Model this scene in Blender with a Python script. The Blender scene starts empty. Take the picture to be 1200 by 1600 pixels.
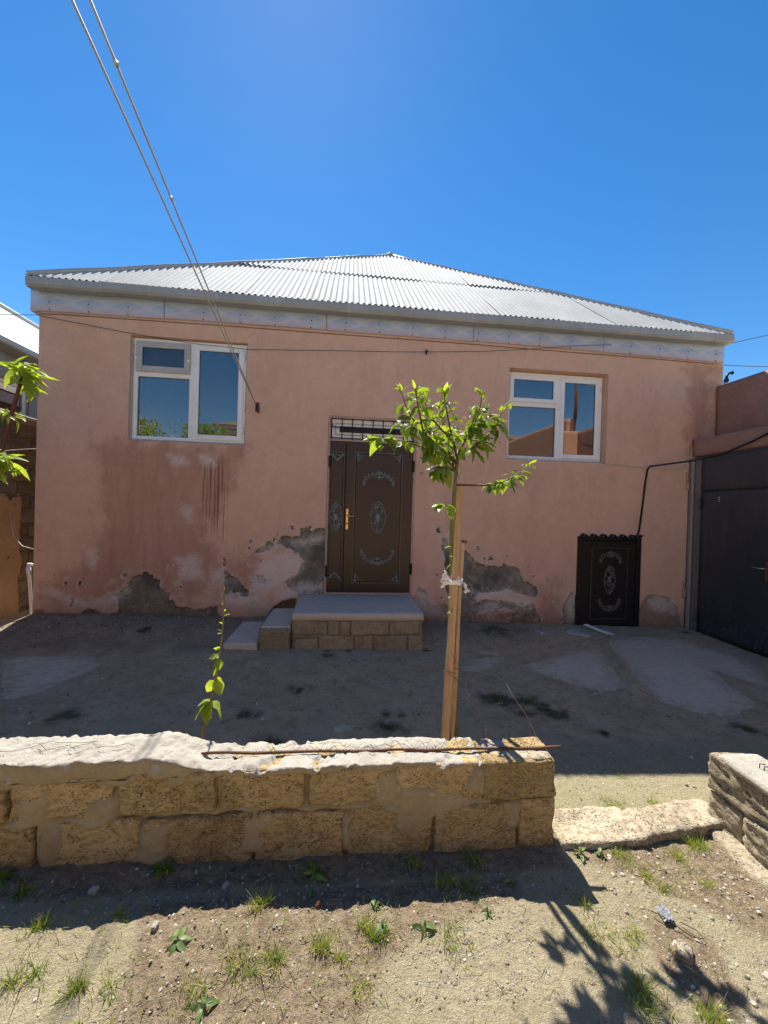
import bpy, math, random
import numpy as np
from mathutils import Vector, Matrix, Quaternion

R = math.radians
SC = bpy.context.scene
COL = SC.collection

# ---------------------------------------------------------------- camera, sky, sun, exposure
YAW, PITCH, ROLL = R(5.84), R(-0.331), R(1.694)
cam_d = bpy.data.cameras.new("camera")
cam = bpy.data.objects.new("camera", cam_d)
COL.objects.link(cam)
_f = Vector((math.sin(YAW) * math.cos(PITCH), math.cos(YAW) * math.cos(PITCH), math.sin(PITCH)))
_r = Vector((math.cos(YAW), -math.sin(YAW), 0))
_u = _r.cross(_f)
_r2 = _r * math.cos(ROLL) + _u * math.sin(ROLL)
_u2 = _u * math.cos(ROLL) - _r * math.sin(ROLL)
_m = Matrix((_r2, _u2, -_f)).transposed().to_4x4()
_m.translation = Vector((0, -5.2, 1.5))
cam.matrix_world = _m
cam_d.sensor_fit = 'HORIZONTAL'
cam_d.sensor_width = 36
cam_d.lens = 18.0
cam_d.clip_start = 0.05
cam_d.clip_end = 2000
SC.camera = cam

SUN_EL, SUN_AZ = R(55.4), R(10)          # azimuth measured from the house normal towards the left
world = bpy.data.worlds.new("World")
SC.world = world
world.use_nodes = True
wn = world.node_tree
bg = wn.nodes["Background"]
sky = wn.nodes.new("ShaderNodeTexSky")
sky.sky_type = 'NISHITA'
sky.sun_disc = False
sky.sun_elevation = SUN_EL
sky.sun_rotation = -SUN_AZ
sky.altitude = 200
sky.air_density = 1.0
sky.dust_density = 0.05
sky.ozone_density = 2.2
hs = wn.nodes.new("ShaderNodeHueSaturation")      # the whole sky, evenly: a camera's more saturated blue
hs.inputs["Saturation"].default_value = 1.34
wn.links.new(sky.outputs[0], hs.inputs["Color"])
wn.links.new(hs.outputs[0], bg.inputs[0])
bg.inputs[1].default_value = 0.066
sun_d = bpy.data.lights.new("sun", 'SUN')
sun_d.energy = 3.7
sun_d.angle = R(0.53)
sun_d.color = (1.0, 0.94, 0.84)
sun = bpy.data.objects.new("sun", sun_d)
COL.objects.link(sun)
_s = Vector((-math.sin(SUN_AZ) * math.cos(SUN_EL), math.cos(SUN_AZ) * math.cos(SUN_EL), math.sin(SUN_EL)))
sun.rotation_euler = _s.to_track_quat('Z', 'Y').to_euler()
sun.location = _s * 30
SC.view_settings.view_transform = 'Standard'
SC.view_settings.look = 'None'
SC.view_settings.exposure = 1.36
SC.view_settings.gamma = 1.0
SC.view_settings.use_curve_mapping = False

rng = random.Random(11)
nrng = np.random.RandomState(5)

# ---------------------------------------------------------------- numeric noise
def _h(ix, iy, iz, s):
    n = (ix * 374761393 + iy * 668265263 + iz * 2147483647 % 1000003 + iz * 1274126177 + s * 974634777) & 0xFFFFFFFF
    n = ((n ^ (n >> 13)) * 1274126177) & 0xFFFFFFFF
    return ((n ^ (n >> 16)) & 0xFFFF) / 65535.0

def vnoise(P, s=0):
    P = np.asarray(P, float)
    I = np.floor(P).astype(np.int64)
    F = P - I
    F = F * F * (3 - 2 * F)
    x, y, z = I[..., 0], I[..., 1], I[..., 2]
    fx, fy, fz = F[..., 0], F[..., 1], F[..., 2]
    def L(a, b, t): return a + (b - a) * t
    c = lambda i, j, k: _h(x + i, y + j, z + k, s)
    return L(L(L(c(0,0,0), c(1,0,0), fx), L(c(0,1,0), c(1,1,0), fx), fy),
             L(L(c(0,0,1), c(1,0,1), fx), L(c(0,1,1), c(1,1,1), fx), fy), fz) * 2 - 1

def fbm(P, sc=1.0, o=4, s=0, g=0.5):
    P = np.asarray(P, float) * sc
    a, r, t = 1.0, 0.0, 0.0
    for i in range(o):
        r = r + a * vnoise(P, s + i * 17)
        t += a
        a *= g
        P = P * 2.03
    return r / t

def sstep(a, b, x):
    t = np.clip((x - a) / (b - a), 0, 1)
    return t * t * (3 - 2 * t)

def sdf(poly, X, Z):
    """signed distance to a polygon, positive inside"""
    d = np.full(X.shape, 1e9)
    ins = np.zeros(X.shape, bool)
    n = len(poly)
    for i in range(n):
        ax, az = poly[i]
        bx, bz = poly[(i + 1) % n]
        ex, ez = bx - ax, bz - az
        t = np.clip(((X - ax) * ex + (Z - az) * ez) / (ex * ex + ez * ez + 1e-12), 0, 1)
        d = np.minimum(d, np.hypot(X - ax - t * ex, Z - az - t * ez))
        c = ((az > Z) != (bz > Z)) & (X < ax + (Z - az) * ex / (ez if abs(ez) > 1e-9 else 1e-9))
        ins ^= c
    return np.where(ins, d, -d)

# ---------------------------------------------------------------- object helpers
def link(name, me, parent=None, mat=None):
    o = bpy.data.objects.new(name, me)
    COL.objects.link(o)
    if me is not None and mat is not None and not me.materials:
        me.materials.append(mat)
    if parent is not None:
        o.parent = parent
        if parent.type == 'EMPTY':
            o.matrix_parent_inverse = Matrix.Translation(-parent.location)
    return o

def mesh(name, V, F, mat=None, smooth=False):
    me = bpy.data.meshes.new(name)
    V = np.asarray(V, float)
    me.from_pydata([tuple(v) for v in V], [], [tuple(int(i) for i in f) for f in F])
    if mat:
        me.materials.append(mat)
    if smooth:
        me.polygons.foreach_set("use_smooth", [True] * len(me.polygons))
    me.update()
    return me

def fattr(me, name, vals):
    a = me.attributes.new(name, 'FLOAT', 'POINT')
    a.data.foreach_set("value", np.asarray(vals, np.float32).ravel())

def obj(name, V, F, mat, parent=None, smooth=False):
    return link(name, mesh(name, V, F, mat, smooth), parent)

def tag(o, label=None, cat=None, group=None, kind=None):
    if label: o["label"] = label
    if cat: o["category"] = cat
    if group: o["group"] = group
    if kind: o["kind"] = kind
    return o

def empty(name, loc, label, cat, group=None):
    o = bpy.data.objects.new(name, None)
    COL.objects.link(o)
    o.location = loc
    o.empty_display_size = 0.1
    return tag(o, label, cat, group)

class G:
    """a geometry collector"""
    def __init__(s): s.V = []; s.F = []
    def add(s, V, F):
        n = len(s.V)
        s.V.extend([tuple(map(float, v)) for v in V])
        s.F.extend([tuple(int(i) + n for i in f) for f in F])
        return s
    def box(s, x0, x1, y0, y1, z0, z1, bev=0.0):
        if bev <= 0:
            V = [(x0,y0,z0),(x1,y0,z0),(x1,y1,z0),(x0,y1,z0),(x0,y0,z1),(x1,y0,z1),(x1,y1,z1),(x0,y1,z1)]
            return s.add(V, [(0,3,2,1),(4,5,6,7),(0,1,5,4),(1,2,6,5),(2,3,7,6),(3,0,4,7)])
        b = min(bev, (x1-x0)*.45, (y1-y0)*.45, (z1-z0)*.45)
        V, F, ix = [], [], {}
        for sx in (0, 1):
            for sy in (0, 1):
                for sz in (0, 1):
                    X, Y, Z = (x0, x1)[sx], (y0, y1)[sy], (z0, z1)[sz]
                    dx, dy, dz = (b, -b)[sx], (b, -b)[sy], (b, -b)[sz]
                    for k, p in (('x', (X, Y+dy, Z+dz)), ('y', (X+dx, Y, Z+dz)), ('z', (X+dx, Y+dy, Z))):
                        ix[(sx, sy, sz, k)] = len(V); V.append(p)
        q = lambda a, k: ix[(a[0], a[1], a[2], k)]
        for sx in (0, 1):
            f = [q((sx,0,0),'x'), q((sx,1,0),'x'), q((sx,1,1),'x'), q((sx,0,1),'x')]; F.append(f if sx else f[::-1])
        for sy in (0, 1):
            f = [q((0,sy,0),'y'), q((0,sy,1),'y'), q((1,sy,1),'y'), q((1,sy,0),'y')]; F.append(f if sy else f[::-1])
        for sz in (0, 1):
            f = [q((0,0,sz),'z'), q((1,0,sz),'z'), q((1,1,sz),'z'), q((0,1,sz),'z')]; F.append(f if sz else f[::-1])
        for a in (0, 1):
            for c in (0, 1):
                F.append([q((a,c,0),'x'), q((a,c,1),'x'), q((a,c,1),'y'), q((a,c,0),'y')])
                F.append([q((a,0,c),'x'), q((a,1,c),'x'), q((a,1,c),'z'), q((a,0,c),'z')])
                F.append([q((0,a,c),'y'), q((1,a,c),'y'), q((1,a,c),'z'), q((0,a,c),'z')])
                for d in (0, 1):
                    F.append([q((a,c,d),'x'), q((a,c,d),'y'), q((a,c,d),'z')])
        return s.add(V, F)
    def tube(s, P, r, n=6, cap=True):
        P = [Vector(p) for p in P]
        rr = r if isinstance(r, (list, tuple)) else [r] * len(P)
        V, F = [], []
        ref = Vector((0, 0, 1))
        up = None
        for i, p in enumerate(P):
            t = (P[min(i+1, len(P)-1)] - P[max(i-1, 0)]).normalized()
            if up is None:
                a = ref if abs(t.z) < .9 else Vector((1, 0, 0))
                up = (a - t * a.dot(t)).normalized()
            else:
                up = (up - t * up.dot(t)).normalized()
            w = t.cross(up)
            for k in range(n):
                a = 2 * math.pi * k / n
                V.append(p + (up * math.cos(a) + w * math.sin(a)) * rr[i])
        for i in range(len(P)-1):
            for k in range(n):
                k2 = (k+1) % n
                F.append((i*n+k, i*n+k2, (i+1)*n+k2, (i+1)*n+k))
        if cap:
            F.append(tuple(range(n))[::-1])
            F.append(tuple(range((len(P)-1)*n, len(P)*n)))
        return s.add(V, F)
    def blob(s, c, rx, ry, rz, nu=8, nv=5, rot=0.0):
        V, F = [], []
        for j in range(nv+1):
            b = math.pi * j / nv
            for i in range(nu):
                a = 2*math.pi*i/nu
                x, y, z = rx*math.sin(b)*math.cos(a), ry*math.sin(b)*math.sin(a), rz*math.cos(b)
                x, z = x*math.cos(rot)-z*math.sin(rot), x*math.sin(rot)+z*math.cos(rot)
                V.append((c[0]+x, c[1]+y, c[2]+z))
        for j in range(nv):
            for i in range(nu):
                i2 = (i+1) % nu
                F.append((j*nu+i, (j+1)*nu+i, (j+1)*nu+i2, j*nu+i2))
        return s.add(V, F)
    def out(s, name, mat, parent=None, smooth=False):
        return obj(name, s.V, s.F, mat, parent, smooth)

def grid_faces(nx, ny, keep=None, flip=False):
    F = []
    for j in range(ny-1):
        for i in range(nx-1):
            if keep is not None and not keep[j, i]:
                continue
            a = j*nx+i
            F.append((a, a+nx, a+nx+1, a+1) if flip else (a, a+1, a+nx+1, a+nx))
    return F

def rough_block(x0, x1, y0, y1, z0, z1, res, r=0.012, amp=0.006, sc=9.0, seed=0, aniso=(1, 1, 1), pit=0.0):
    """a rough-hewn stone: rounded box surface with fractal relief (V, F)"""
    nx = max(2, int((x1-x0)/res)); ny = max(2, int((y1-y0)/res)); nz = max(2, int((z1-z0)/res))
    ix, V, F = {}, [], []
    def vid(i, j, k):
        if (i, j, k) not in ix:
            ix[(i, j, k)] = len(V)
            V.append((x0+(x1-x0)*i/nx, y0+(y1-y0)*j/ny, z0+(z1-z0)*k/nz))
        return ix[(i, j, k)]
    for i in range(nx):
        for j in range(ny):
            F.append((vid(i,j,0), vid(i,j+1,0), vid(i+1,j+1,0), vid(i+1,j,0)))
            F.append((vid(i,j,nz), vid(i+1,j,nz), vid(i+1,j+1,nz), vid(i,j+1,nz)))
        for k in range(nz):
            F.append((vid(i,0,k), vid(i+1,0,k), vid(i+1,0,k+1), vid(i,0,k+1)))
            F.append((vid(i,ny,k), vid(i,ny,k+1), vid(i+1,ny,k+1), vid(i+1,ny,k)))
    for j in range(ny):
        for k in range(nz):
            F.append((vid(0,j,k), vid(0,j,k+1), vid(0,j+1,k+1), vid(0,j+1,k)))
            F.append((vid(nx,j,k), vid(nx,j+1,k), vid(nx,j+1,k+1), vid(nx,j,k+1)))
    P = np.array(V)
    lo = np.array([x0, y0, z0]) + r; hi = np.array([x1, y1, z1]) - r
    C = np.clip(P, lo, hi)
    D = P - C
    L = np.linalg.norm(D, axis=1, keepdims=True)
    N = D / np.maximum(L, 1e-6)
    P = C + N * r
    Q = P * np.array(aniso) + seed * 3.7
    d = amp * fbm(Q, sc, 5, seed, .6)
    if pit > 0:
        q = fbm(Q * np.array([1, 1, 2.2]), 28, 2, seed+9)
        d = d - pit * sstep(.28, .6, q)
    P = P + N * d[:, None]
    return P, F

# ---------------------------------------------------------------- materials
class N:
    def __init__(s, name):
        s.m = bpy.data.materials.new(name); s.m.use_nodes = True
        s.t = s.m.node_tree; s.n = s.t.nodes; s.l = s.t.links
        s.b = s.n["Principled BSDF"]; s.o = s.n["Material Output"]
        s.tc = s.n.new("ShaderNodeTexCoord").outputs["Object"]
    def put(s, sock, v):
        if hasattr(v, "is_linked"): s.l.new(v, sock)
        elif isinstance(v, (tuple, list)) and len(v) == 3 and sock.type == 'RGBA': sock.default_value = (*v, 1)
        else: sock.default_value = v
    def map(s, scale=(1, 1, 1), loc=(0, 0, 0), vec=None):
        n = s.n.new("ShaderNodeMapping"); s.l.new(vec or s.tc, n.inputs[0])
        n.inputs["Scale"].default_value = scale; n.inputs["Location"].default_value = loc
        return n.outputs[0]
    def noise(s, scale, detail=4, rough=.55, vec=None, dist=0.0):
        n = s.n.new("ShaderNodeTexNoise"); s.l.new(vec or s.tc, n.inputs["Vector"])
        n.inputs["Scale"].default_value = scale; n.inputs["Detail"].default_value = detail
        n.inputs["Roughness"].default_value = rough; n.inputs["Distortion"].default_value = dist
        return n.outputs["Fac"]
    def vor(s, scale, vec=None, feat='F1', out="Distance", rnd=1.0):
        n = s.n.new("ShaderNodeTexVoronoi"); s.l.new(vec or s.tc, n.inputs["Vector"]); n.feature = feat
        n.inputs["Scale"].default_value = scale; n.inputs["Randomness"].default_value = rnd
        return n.outputs[out]
    def attr(s, name):
        n = s.n.new("ShaderNodeAttribute"); n.attribute_name = name; return n.outputs["Fac"]
    def rnd(s): return s.n.new("ShaderNodeObjectInfo").outputs["Random"]
    def math(s, op, a, b=0.0, c=None, clamp=False):
        n = s.n.new("ShaderNodeMath"); n.operation = op; n.use_clamp = clamp
        s.put(n.inputs[0], a); s.put(n.inputs[1], b)
        if c is not None: s.put(n.inputs[2], c)
        return n.outputs[0]
    def rng(s, v, a, b, c=0.0, d=1.0, smooth=False):
        n = s.n.new("ShaderNodeMapRange"); n.clamp = True
        if smooth: n.interpolation_type = 'SMOOTHSTEP'
        s.put(n.inputs[0], v)
        for i, k in enumerate((a, b, c, d)): n.inputs[i+1].default_value = k
        return n.outputs[0]
    def mix(s, f, a, b, mode='MIX'):
        n = s.n.new("ShaderNodeMix"); n.data_type = 'RGBA'; n.blend_type = mode
        s.put(n.inputs[0], f); s.put(n.inputs[6], a); s.put(n.inputs[7], b)
        return n.outputs[2]
    def mul(s, a, b, f=1.0): return s.mix(f, a, b, 'MULTIPLY')
    def grey(s, v):
        n = s.n.new("ShaderNodeCombineColor")
        for i in range(3): s.l.new(v, n.inputs[i])
        return n.outputs[0]
    def sep(s, vec=None):
        n = s.n.new("ShaderNodeSeparateXYZ"); s.l.new(vec or s.tc, n.inputs[0]); return n.outputs
    def bump(s, h, strength=.5, dist=.01, normal=None):
        n = s.n.new("ShaderNodeBump"); s.put(n.inputs["Height"], h)
        n.inputs["Strength"].default_value = strength; n.inputs["Distance"].default_value = dist
        if normal: s.l.new(normal, n.inputs["Normal"])
        return n.outputs[0]
    def out(s, col, rough=.8, metal=0.0, normal=None, spec=.3):
        s.put(s.b.inputs["Base Color"], col); s.put(s.b.inputs["Roughness"], rough)
        s.put(s.b.inputs["Metallic"], metal); s.b.inputs["Specular IOR Level"].default_value = spec
        if normal: s.l.new(normal, s.b.inputs["Normal"])
        return s.m

def m_plain(name, col, rough=.6, metal=0.0, var=.15, sc=12.0, bump=.15, spec=.4):
    k = N(name)
    n = k.noise(sc, 6, .6); n2 = k.noise(sc*9, 3, .6)
    v = k.rng(n, .25, .75, 1-var, 1+var)
    return k.out(k.mul(col, k.grey(v)), k.rng(n2, .2, .8, max(0, rough-.1), min(1, rough+.1)), metal, k.bump(n2, bump, .003), spec)

def make_plaster():
    k = N("plaster")
    n1 = k.noise(1.3, 5, .6); n2 = k.noise(7, 6, .6); n3 = k.noise(60, 4, .7); nf = k.noise(240, 3, .7)
    base = k.mix(k.rng(n1, .3, .7), (.79, .515, .38), (.73, .45, .325))
    base = k.mul(base, k.grey(k.rng(n2, .2, .8, .90, 1.08)))
    base = k.mul(base, k.grey(k.rng(n3, .2, .8, .84, 1.14)))
    # greyish weathering high up and dirty streaks
    st = k.noise(1.0, 6, .7, k.map((3.2, 1, .8)))
    base = k.mix(k.rng(st, .52, .74, 0, .40), base, (.46, .275, .21))
    # damp / rusty red stains
    dm = k.attr("damp")
    stz = k.noise(1.0, 7, .75, k.map((9, 1, 1.6)))
    dmn = k.math('ADD', dm, k.math('MULTIPLY', k.math('SUBTRACT', k.noise(4.5, 8, .75), .5), .9))
    dfac = k.math('MULTIPLY', k.rng(dmn, -.12, .14, 0, .66, True), k.rng(stz, .30, .68, .5, 1.0))
    base = k.mix(dfac, base, (.36, .165, .11))
    # thin drips
    dr = k.attr("drip")
    dz = k.noise(1.0, 3, .5, k.map((55, 1, .9)))
    base = k.mix(k.math('MULTIPLY', k.rng(dr, -.06, .04, 0, .8), k.rng(dz, .53, .60)), base, (.22, .085, .062))
    # fine specks
    sp = k.vor(26)
    base = k.mix(k.rng(sp, .03, .055, .55, 0), base, (.2, .1, .08))
    # hairline shrinkage cracks, sparse
    cr = k.vor(2.6, k.map((1.4, 1, .8), vec=None), 'DISTANCE_TO_EDGE')
    crn = k.math('MULTIPLY', k.rng(cr, .0, .004, 1, 0), k.rng(k.noise(1.1, 3), .58, .66))
    base = k.mix(k.math('MULTIPLY', crn, .6), base, (.22, .12, .1))
    # exposed backing
    g = k.math('ADD', k.attr("worn"), k.math('MULTIPLY', k.math('SUBTRACT', k.noise(42, 6, .75), .5), .055))
    tn = k.attr("tan")
    tn = k.math('ADD', tn, k.math('MULTIPLY', k.math('SUBTRACT', k.noise(16, 6, .7), .5), .09))
    gn = k.noise(9, 7, .68); gm = k.noise(2.2, 4, .6)
    cem = k.mix(k.rng(gn, .32, .68), (.17, .15, .13), (.40, .36, .30))
    cem = k.mix(k.rng(gm, .46, .6), cem, (.13, .115, .105))
    cem = k.mix(k.rng(k.attr("moss"), -.05, .1, 0, .75), cem, (.20, .185, .115))
    tan = k.mix(k.rng(gn, .3, .7), (.30, .19, .13), (.47, .37, .28))
    rim = k.math('MULTIPLY', k.rng(g, -.045, -.004), k.rng(g, .012, -.002))
    base = k.mix(k.math('MULTIPLY', rim, k.rng(k.noise(6, 5, .7), .40, .58)), base, (.66, .57, .50))
    cv = k.math('MULTIPLY', k.rng(g, -.006, .0), k.rng(g, .012, .003))
    base = k.mix(k.rng(tn, -.006, .006), base, tan)
    gf = k.rng(g, -.004, .004)
    base = k.mix(gf, base, cem)
    base = k.mix(k.math('MULTIPLY', cv, k.rng(k.noise(8, 5, .7), .45, .6, 0, .9)), base, (.05, .042, .036))  # dark crevice line: shadow of the plaster edge put into the colour
    # salt bloom
    sl = k.math('ADD', k.attr("salt"), k.math('MULTIPLY', k.math('SUBTRACT', k.noise(11, 8, .8), .5), .42))
    spk = k.noise(85, 4, .8)
    base = k.mix(k.math('MULTIPLY', k.rng(sl, -.05, .06, 0, 1), k.rng(spk, .40, .56)), base, (.78, .72, .67))
    # splash dirt that has its own ragged outline
    z = k.sep()[2]
    dz2 = k.math('ADD', z, k.math('MULTIPLY', k.noise(4, 5, .7), .34))
    base = k.mix(k.rng(dz2, .42, .14, 0, .6), base, (.22, .15, .10))
    lz = k.math('ADD', z, k.math('MULTIPLY', k.noise(2.2, 7, .8), .9))
    base = k.mix(k.math('MULTIPLY', k.rng(lz, .95, .55), k.rng(k.noise(26, 7, .8), .52, .64, 0, .7)), base, (.60, .48, .40))
    base = k.mix(k.math('MULTIPLY', k.rng(lz, .80, .45), k.rng(k.noise(15, 7, .8, k.map((1, 1, 1), (3, 0, 9))), .56, .64, 0, .7)), base, (.27, .20, .155))
    h = k.math('ADD', k.math('MULTIPLY', n3, .8), k.math('MULTIPLY', nf, .5))
    h = k.math('ADD', h, k.math('MULTIPLY', k.noise(1.0, 5, .6, k.map((7, 1, 16))), .9))
    h = k.math('ADD', h, k.math('MULTIPLY', k.math('MULTIPLY', gn, gf), 2.5))
    base = k.mul(base, k.grey(k.rng(nf, .25, .75, .90, 1.09)))
    return k.out(base, .9, 0, k.bump(h, .9, .007), .2)

def make_limestone(name, c1, c2, c3, layered=False, pits=True):
    k = N(name)
    vec = k.map((1, 1, 3.2)) if layered else k.tc
    n1 = k.noise(5, 6, .65, vec); n2 = k.noise(38, 6, .7, k.map((1, 1, 2.0))); n3 = k.noise(150, 4, .75)
    r = k.rnd()
    c = k.mix(k.rng(n1, .3, .7), c1, c2)
    c = k.mix(k.rng(n2, .46, .68), c, c3)
    c = k.mix(k.rng(k.noise(2.4, 5, .7), .52, .68, 0, .55), c, tuple(v*.55 for v in c3))
    c = k.mix(k.rng(n3, .52, .74, 0, .7), c, (.66, .55, .36))
    c = k.mul(c, k.grey(k.rng(r, 0, 1, .82, 1.12)))
    h = k.math('ADD', n2, k.math('MULTIPLY', n3, .55))
    if pits:
        v = k.vor(80, k.map((1, 1, 1.7)))
        pm = k.math('MULTIPLY', k.rng(v, .36, .16), k.rng(k.noise(11, 4, .6), .42, .58))
        c = k.mix(k.math('MULTIPLY', pm, .72), c, (.085, .055, .028))
        h = k.math('SUBTRACT', h, k.math('MULTIPLY', pm, .9))
    return k.out(c, .93, 0, k.bump(h, 1.0, .013), .15)

def make_cement(name, c1, c2, sc=1.0, dirt=(.2, .17, .13), bump=.6):
    k = N(name)
    n1 = k.noise(3.5*sc, 6, .65); n2 = k.noise(24*sc, 6, .7); n3 = k.noise(150*sc, 4, .7)
    c = k.mix(k.rng(n1, .3, .7), c1, c2)
    c = k.mul(c, k.grey(k.rng(n2, .25, .75, .84, 1.12)))
    c = k.mix(k.rng(k.noise(6*sc, 7, .75), .56, .74, 0, .7), c, dirt)
    c = k.mix(k.rng(n3, .60, .72, 0, .4), c, tuple(x*.55 for x in c1))
    return k.out(c, .88, 0, k.bump(k.math('ADD', n2, k.math('MULTIPLY', n3, .5)), bump, .006), .2)

def make_ground():
    k = N("soil")
    n0 = k.noise(.8, 5, .6); n1 = k.noise(4, 7, .7); n2 = k.noise(28, 6, .72); n3 = k.noise(120, 4, .75); n4 = k.noise(420, 3, .7)
    crust = k.mix(k.rng(n1, .3, .7), (.45, .38, .24), (.54, .47, .315))
    crust = k.mix(k.rng(n0, .48, .62, 0, .7), crust, (.44, .40, .235))
    clod = k.mix(k.rng(n2, .3, .7), (.25, .18, .115), (.46, .36, .24))
    yard = k.mix(k.rng(n1, .32, .68), (.56, .435, .275), (.70, .565, .38))
    yard = k.mix(k.rng(k.noise(7, 8, .8), .50, .66, 0, .6), yard, (.32, .23, .14))
    yard = k.mix(k.rng(k.noise(1.6, 7, .75), .54, .68, 0, .45), yard, (.38, .275, .17))
    yard = k.mix(k.rng(k.noise(2.3, 6, .7), .55, .66, 0, .6), yard, (.56, .49, .40))
    yard = k.mix(k.rng(k.noise(17, 7, .8), .53, .64, 0, .7), yard, (.31, .215, .13))
    yard = k.mix(k.rng(k.noise(12, 7, .8, k.map((1, 1, 1), (7, 3, 0))), .56, .66, 0, .6), yard, (.70, .58, .41))
    w = k.math('ADD', k.attr("clod"), k.math('MULTIPLY', k.math('SUBTRACT', n2, .5), .8))
    c = k.mix(k.rng(w, .3, .62), crust, clod)
    y = k.math('ADD', k.attr("yard"), k.math('MULTIPLY', k.math('SUBTRACT', n1, .5), .6))
    c = k.mix(k.rng(y, .3, .7), c, yard)
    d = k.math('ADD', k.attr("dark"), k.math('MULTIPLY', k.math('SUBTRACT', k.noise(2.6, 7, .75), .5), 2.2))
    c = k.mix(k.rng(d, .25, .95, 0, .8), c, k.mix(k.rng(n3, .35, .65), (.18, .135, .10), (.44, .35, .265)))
    c = k.mix(k.rng(k.attr("moss"), .12, .5, 0, .85), c, (.085, .095, .045))
    c = k.mul(c, k.grey(k.rng(n2, .25, .75, .80, 1.14)))
    c = k.mul(c, k.grey(k.rng(n3, .25, .75, .80, 1.16)))
    c = k.mix(k.math('MULTIPLY', k.rng(k.vor(70), .16, .08), k.rng(k.noise(9, 3), .45, .6, 0, .75)), c, (.64, .57, .45))
    c = k.mix(k.math('MULTIPLY', k.rng(k.vor(46), .17, .08), k.rng(k.noise(7, 3), .48, .6, 0, .8)), c, (.15, .11, .075))
    c = k.mix(k.math('MULTIPLY', k.rng(k.vor(150), .22, .10), k.rng(k.noise(5, 3), .42, .58, 0, .6)), c, (.17, .13, .09))
    h = k.math('ADD', k.math('MULTIPLY', n2, 1.3), k.math('ADD', k.math('MULTIPLY', n3, .7), k.math('MULTIPLY', n4, .3)))
    return k.out(c, .96, 0, k.bump(h, 1.0, .02), .1)

def make_roof():
    k = N("galvanised_roof")
    n1 = k.noise(2.0, 5, .6); n2 = k.noise(1.0, 5, .65, k.map((14, 1.2, 1.2))); n3 = k.noise(90, 4, .7)
    c = k.mix(k.rng(n1, .3, .7), (.46, .46, .44), (.56, .56, .53))
    c = k.mul(c, k.grey(k.rng(n2, .25, .75, .86, 1.08)))
    c = k.mul(c, k.grey(k.rng(k.rnd(), 0, 1, .93, 1.05)))
    c = k.mix(k.rng(k.noise(6, 6, .7), .62, .75, 0, .4), c, (.36, .33, .28))
    return k.out(c, k.rng(n3, .3, .7, .7, .85), .0, k.bump(n3, .08, .002), .12)

def make_metal(name, col, rough=.45, metal=.8, rust=0.0):
    k = N(name)
    n1 = k.noise(3, 6, .65); n3 = k.noise(60, 5, .7)
    c = k.mul(col, k.grey(k.rng(n1, .25, .75, .82, 1.15)))
    if rust:
        c = k.mix(k.rng(k.noise(14, 7, .72), .70-rust*.25, .82-rust*.25), c, (.16, .065, .028))
    return k.out(c, k.rng(n3, .3, .7, rough-.08, rough+.1), metal, k.bump(n3, .15, .002), .5)

def make_fascia():
    k = N("fascia_sheet")
    u = k.attr("dia"); zz = k.attr("low")
    n1 = k.noise(5, 5, .6); n2 = k.noise(45, 5, .7)
    c = k.mix(k.rng(u, .49, .51), (.46, .57, .76), (.38, .50, .73))
    c = k.mix(k.rng(k.attr("edge"), .02, .045, .55, 0), c, (.56, .65, .79))
    c = k.mul(c, k.grey(k.rng(n1, .25, .75, .90, 1.08)))
    lo = k.math('ADD', zz, k.math('MULTIPLY', k.math('SUBTRACT', n1, .5), .35))
    c = k.mix(k.rng(lo, .75, -.05, 0, .6, True), c, (.56, .36, .29))
    c = k.mix(k.rng(k.noise(7, 6, .75), .60, .74, 0, .5), c, (.27, .25, .25))
    c = k.mix(k.rng(zz, .80, 1.05, 0, .35), c, (.40, .36, .34))
    return k.out(c, k.rng(n2, .3, .7, .42, .6), .1, k.bump(n2, .1, .002), .4)

def make_brown_door():
    k = N("brown_door_steel")
    n1 = k.noise(1.0, 5, .65, k.map((45, 1, 1.6))); n2 = k.noise(1.0, 6, .7, k.map((160, 1, 5)))
    c = k.mix(k.rng(n1, .3, .7), (.020, .0095, .0085), (.033, .016, .0135))
    c = k.mul(c, k.grey(k.rng(n2, .25, .75, .8, 1.2)))
    c = k.mix(k.rng(k.noise(9, 6, .7), .60, .78, 0, .22), c, (.15, .12, .105))
    return k.out(c, k.rng(n2, .3, .7, .28, .42), 0, k.bump(n2, .2, .002), .5)

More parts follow.
